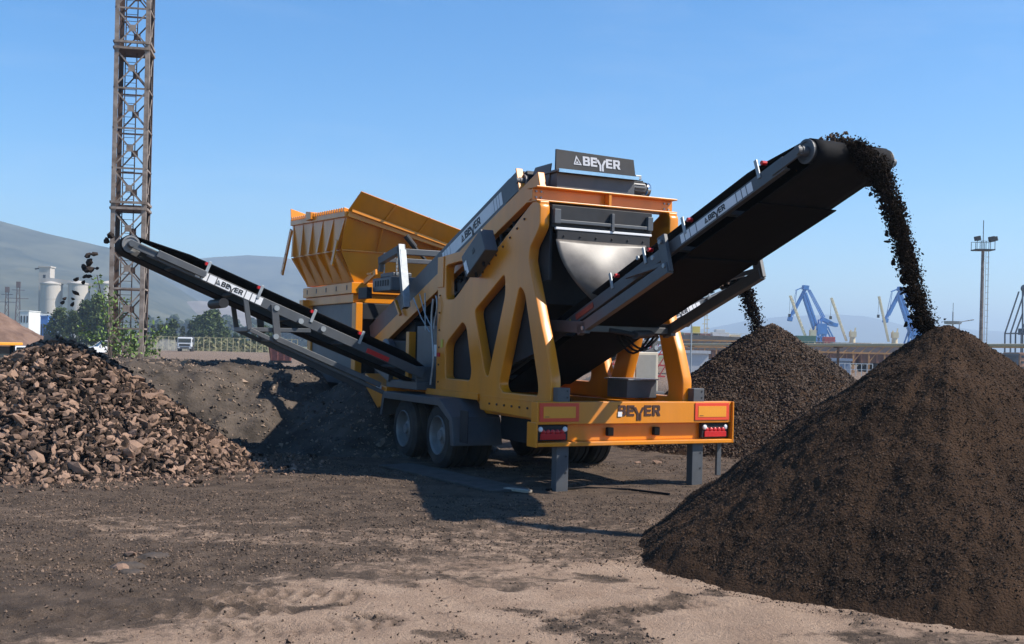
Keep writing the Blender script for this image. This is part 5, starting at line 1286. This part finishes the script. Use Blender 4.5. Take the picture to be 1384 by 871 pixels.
for k in range(8): [mb.beam((k * .43, 0, z), (k * .43 + .43, 0, z + .7), .06) for z in (.2, .9, 1.6)]
mb.build('truss', REDL, e)
block('container', 915, 958, 478, 88, 3, mat('white_container', (.5, .5, .5), .6, var=.08), 'white container behind the right frame of the machine', 'container')
block('container', 1112, 1150, 488, 108, 3, mat('slate_container', (.2, .25, .33), .6, var=.1), 'slate blue container in front of the rusty wagons', 'container')
# flag pole / lamp post behind the rear heap
def pole(name, px, y0, Y, r, label, cat):
    c = at(px, 470, Y); z = at(px, y0, Y).z; e = empty(name, (c.x, Y, 0), 0, label, cat); MB().cyl((0, 0, 0), (0, 0, z), r, 12, r * .7).build('post', GALV, e); return e, z
e, z = pole('lamp_post', 934, 418, 85, .07, 'slim grey post beside the coaster ship mast', 'post'); MB().box(-.2, .2, -.1, .1, z, z + .15).build('cap', DRK, e)
e, z = pole('street_lamp', 1296, 438, 118, .08, 'single arm street lamp right of the tall heap top', 'street lamp'); mb = MB(); mb.path([(0, 0, z), (.3, 0, z + .25), (1.0, 0, z + .40)], .05, 8); mb.build('arm', GALV, e); MB().obox(Vector((1.2, 0, z + .42)), Vector((1, 0, .2)).normalized(), Vector((0, 1, 0)), Vector((-.2, 0, 1)).normalized(), .3, .13, .06).build('lamp_head', GALV, e, .02)
e, z = pole('beacon_mast', 1287, 422, 240, .22, 'small mast with a round platform between the heap top and the street lamp', 'mast'); MB().cyl((0, 0, z - 2.6), (0, 0, z - 2.0), 1.7, 16, 1.9).build('platform', GALV, e); MB().cyl((0, 0, z), (0, 0, z + 2.0), .05, 6).build('aerial', DRK, e)
MY = 150.0; e, z = pole('floodlight_mast', 1325.5, 338, MY, .28, 'tall floodlight mast with a caged ladder at the right', 'floodlight mast')
e.children[0].data.materials[0] = RUST
MB().box(-1.25, 1.25, -1.0, 1.0, z - .1, z + .05).build('platform', DRK, e); mb = MB()
for x in (-1.2, -.6, 0, .6, 1.2):
    for y in (-.95, .95): mb.beam((x, y, z), (x, y, z + 1.1), .06)
for y in (-.95, .95): mb.beam((-1.2, y, z + 1.1), (1.2, y, z + 1.1), .06)
mb.build('guard_rail', DRK, e); MB().cyl((0, 0, z), (0, 0, z + 4.0), .05, 6).build('aerial', DRK, e)
for x, y in ((-1.1, -.8), (.8, -.8), (1.25, -.6), (1.4, .5)): MB().obox(Vector((x, y, z + 1.45)), Vector((1, 0, .2)).normalized(), Vector((0, 1, 0)), Vector((-.2, 0, 1)).normalized(), .38, .25, .3).build('floodlight', DRK, e, .03)
mb = MB(); [mb.beam((x, -.2, 1), (x, -.2, z), .05) for x in (.34, .72)]; k = 1.2
while k < z: mb.beam((.34, -.2, k), (.72, -.2, k), .04); mb.beam((.32, -.45, k), (.76, -.45, k), .03); k += .8
mb.beam((.54, -.5, 2.5), (.54, -.5, z), .04); mb.build('ladder', GALV, e)
# grey portal crane, building and bush at the right edge
GY = 210.0; o0 = at(1380, 470, GY); gc = empty('portal_crane', (o0.x, GY, 0), 0, 'dark grey portal crane cut off by the right edge', 'crane')
GC = mat('crane_grey', (.05, .065, .09), .6, var=.15)
mb = MB()
for (p_, q_) in (((1361.5, 502), (1362, 451)), ((1375.5, 502), (1376.5, 451)), ((1400, 502), (1400, 451)), ((1362, 451), (1402, 451)), ((1362, 451), (1381, 394)), ((1376.5, 450), (1386, 424)), ((1386, 500), (1386, 388)), ((1400, 451), (1390, 390))):
    for s in (-1.2, 1.2): mb.beam(at(*p_, GY) + Vector((-o0.x, s - GY, 0)), at(*q_, GY) + Vector((-o0.x, s - GY, 0)), .22)
mb.build('frame', GC, gc); A = at(1386, 390, GY) - Vector((o0.x, GY, 0)); MB().cyl(A + Vector((0, -.4, 0)), A + Vector((0, .4, 0)), .75, 18).build('sheave', GC, gc)
A = at(1384, 450, GY) - Vector((o0.x, GY, 0)); MB().box(A.x - .7, A.x + 1.5, -1, 1, A.z - .4, A.z + .8).build('cabin', GC, gc, .05)
block('office_block', 1354, 1377, 480, 190, 6, mat('navy_cladding', (.03, .04, .06), .6, var=.15), 'dark navy block with rows of windows at the foot of the portal crane', 'building', None, (3, 2))
block('brick_building', 1378.5, 1410, 479, 192, 6, mat('orange_render', (.5, .25, .13), .8, var=.1, scale=.5), 'orange building at the right edge beside the dark block', 'building', None, (3, 4))
block('site_cabin', 1357, 1370, 494, 150, 3, WALL, 'small white cabin in front of the dark block at the right edge', 'cabin', None, (1, 1))
T4 = make_tree(2.6, 3.0, LEAF2, 2200, 22, .05, leaf=.22); T4.name = 'bush'; on_ground(T4, 1387, 60, 'bright green bush at the right edge behind the tall heap', 'bush', s=.42)
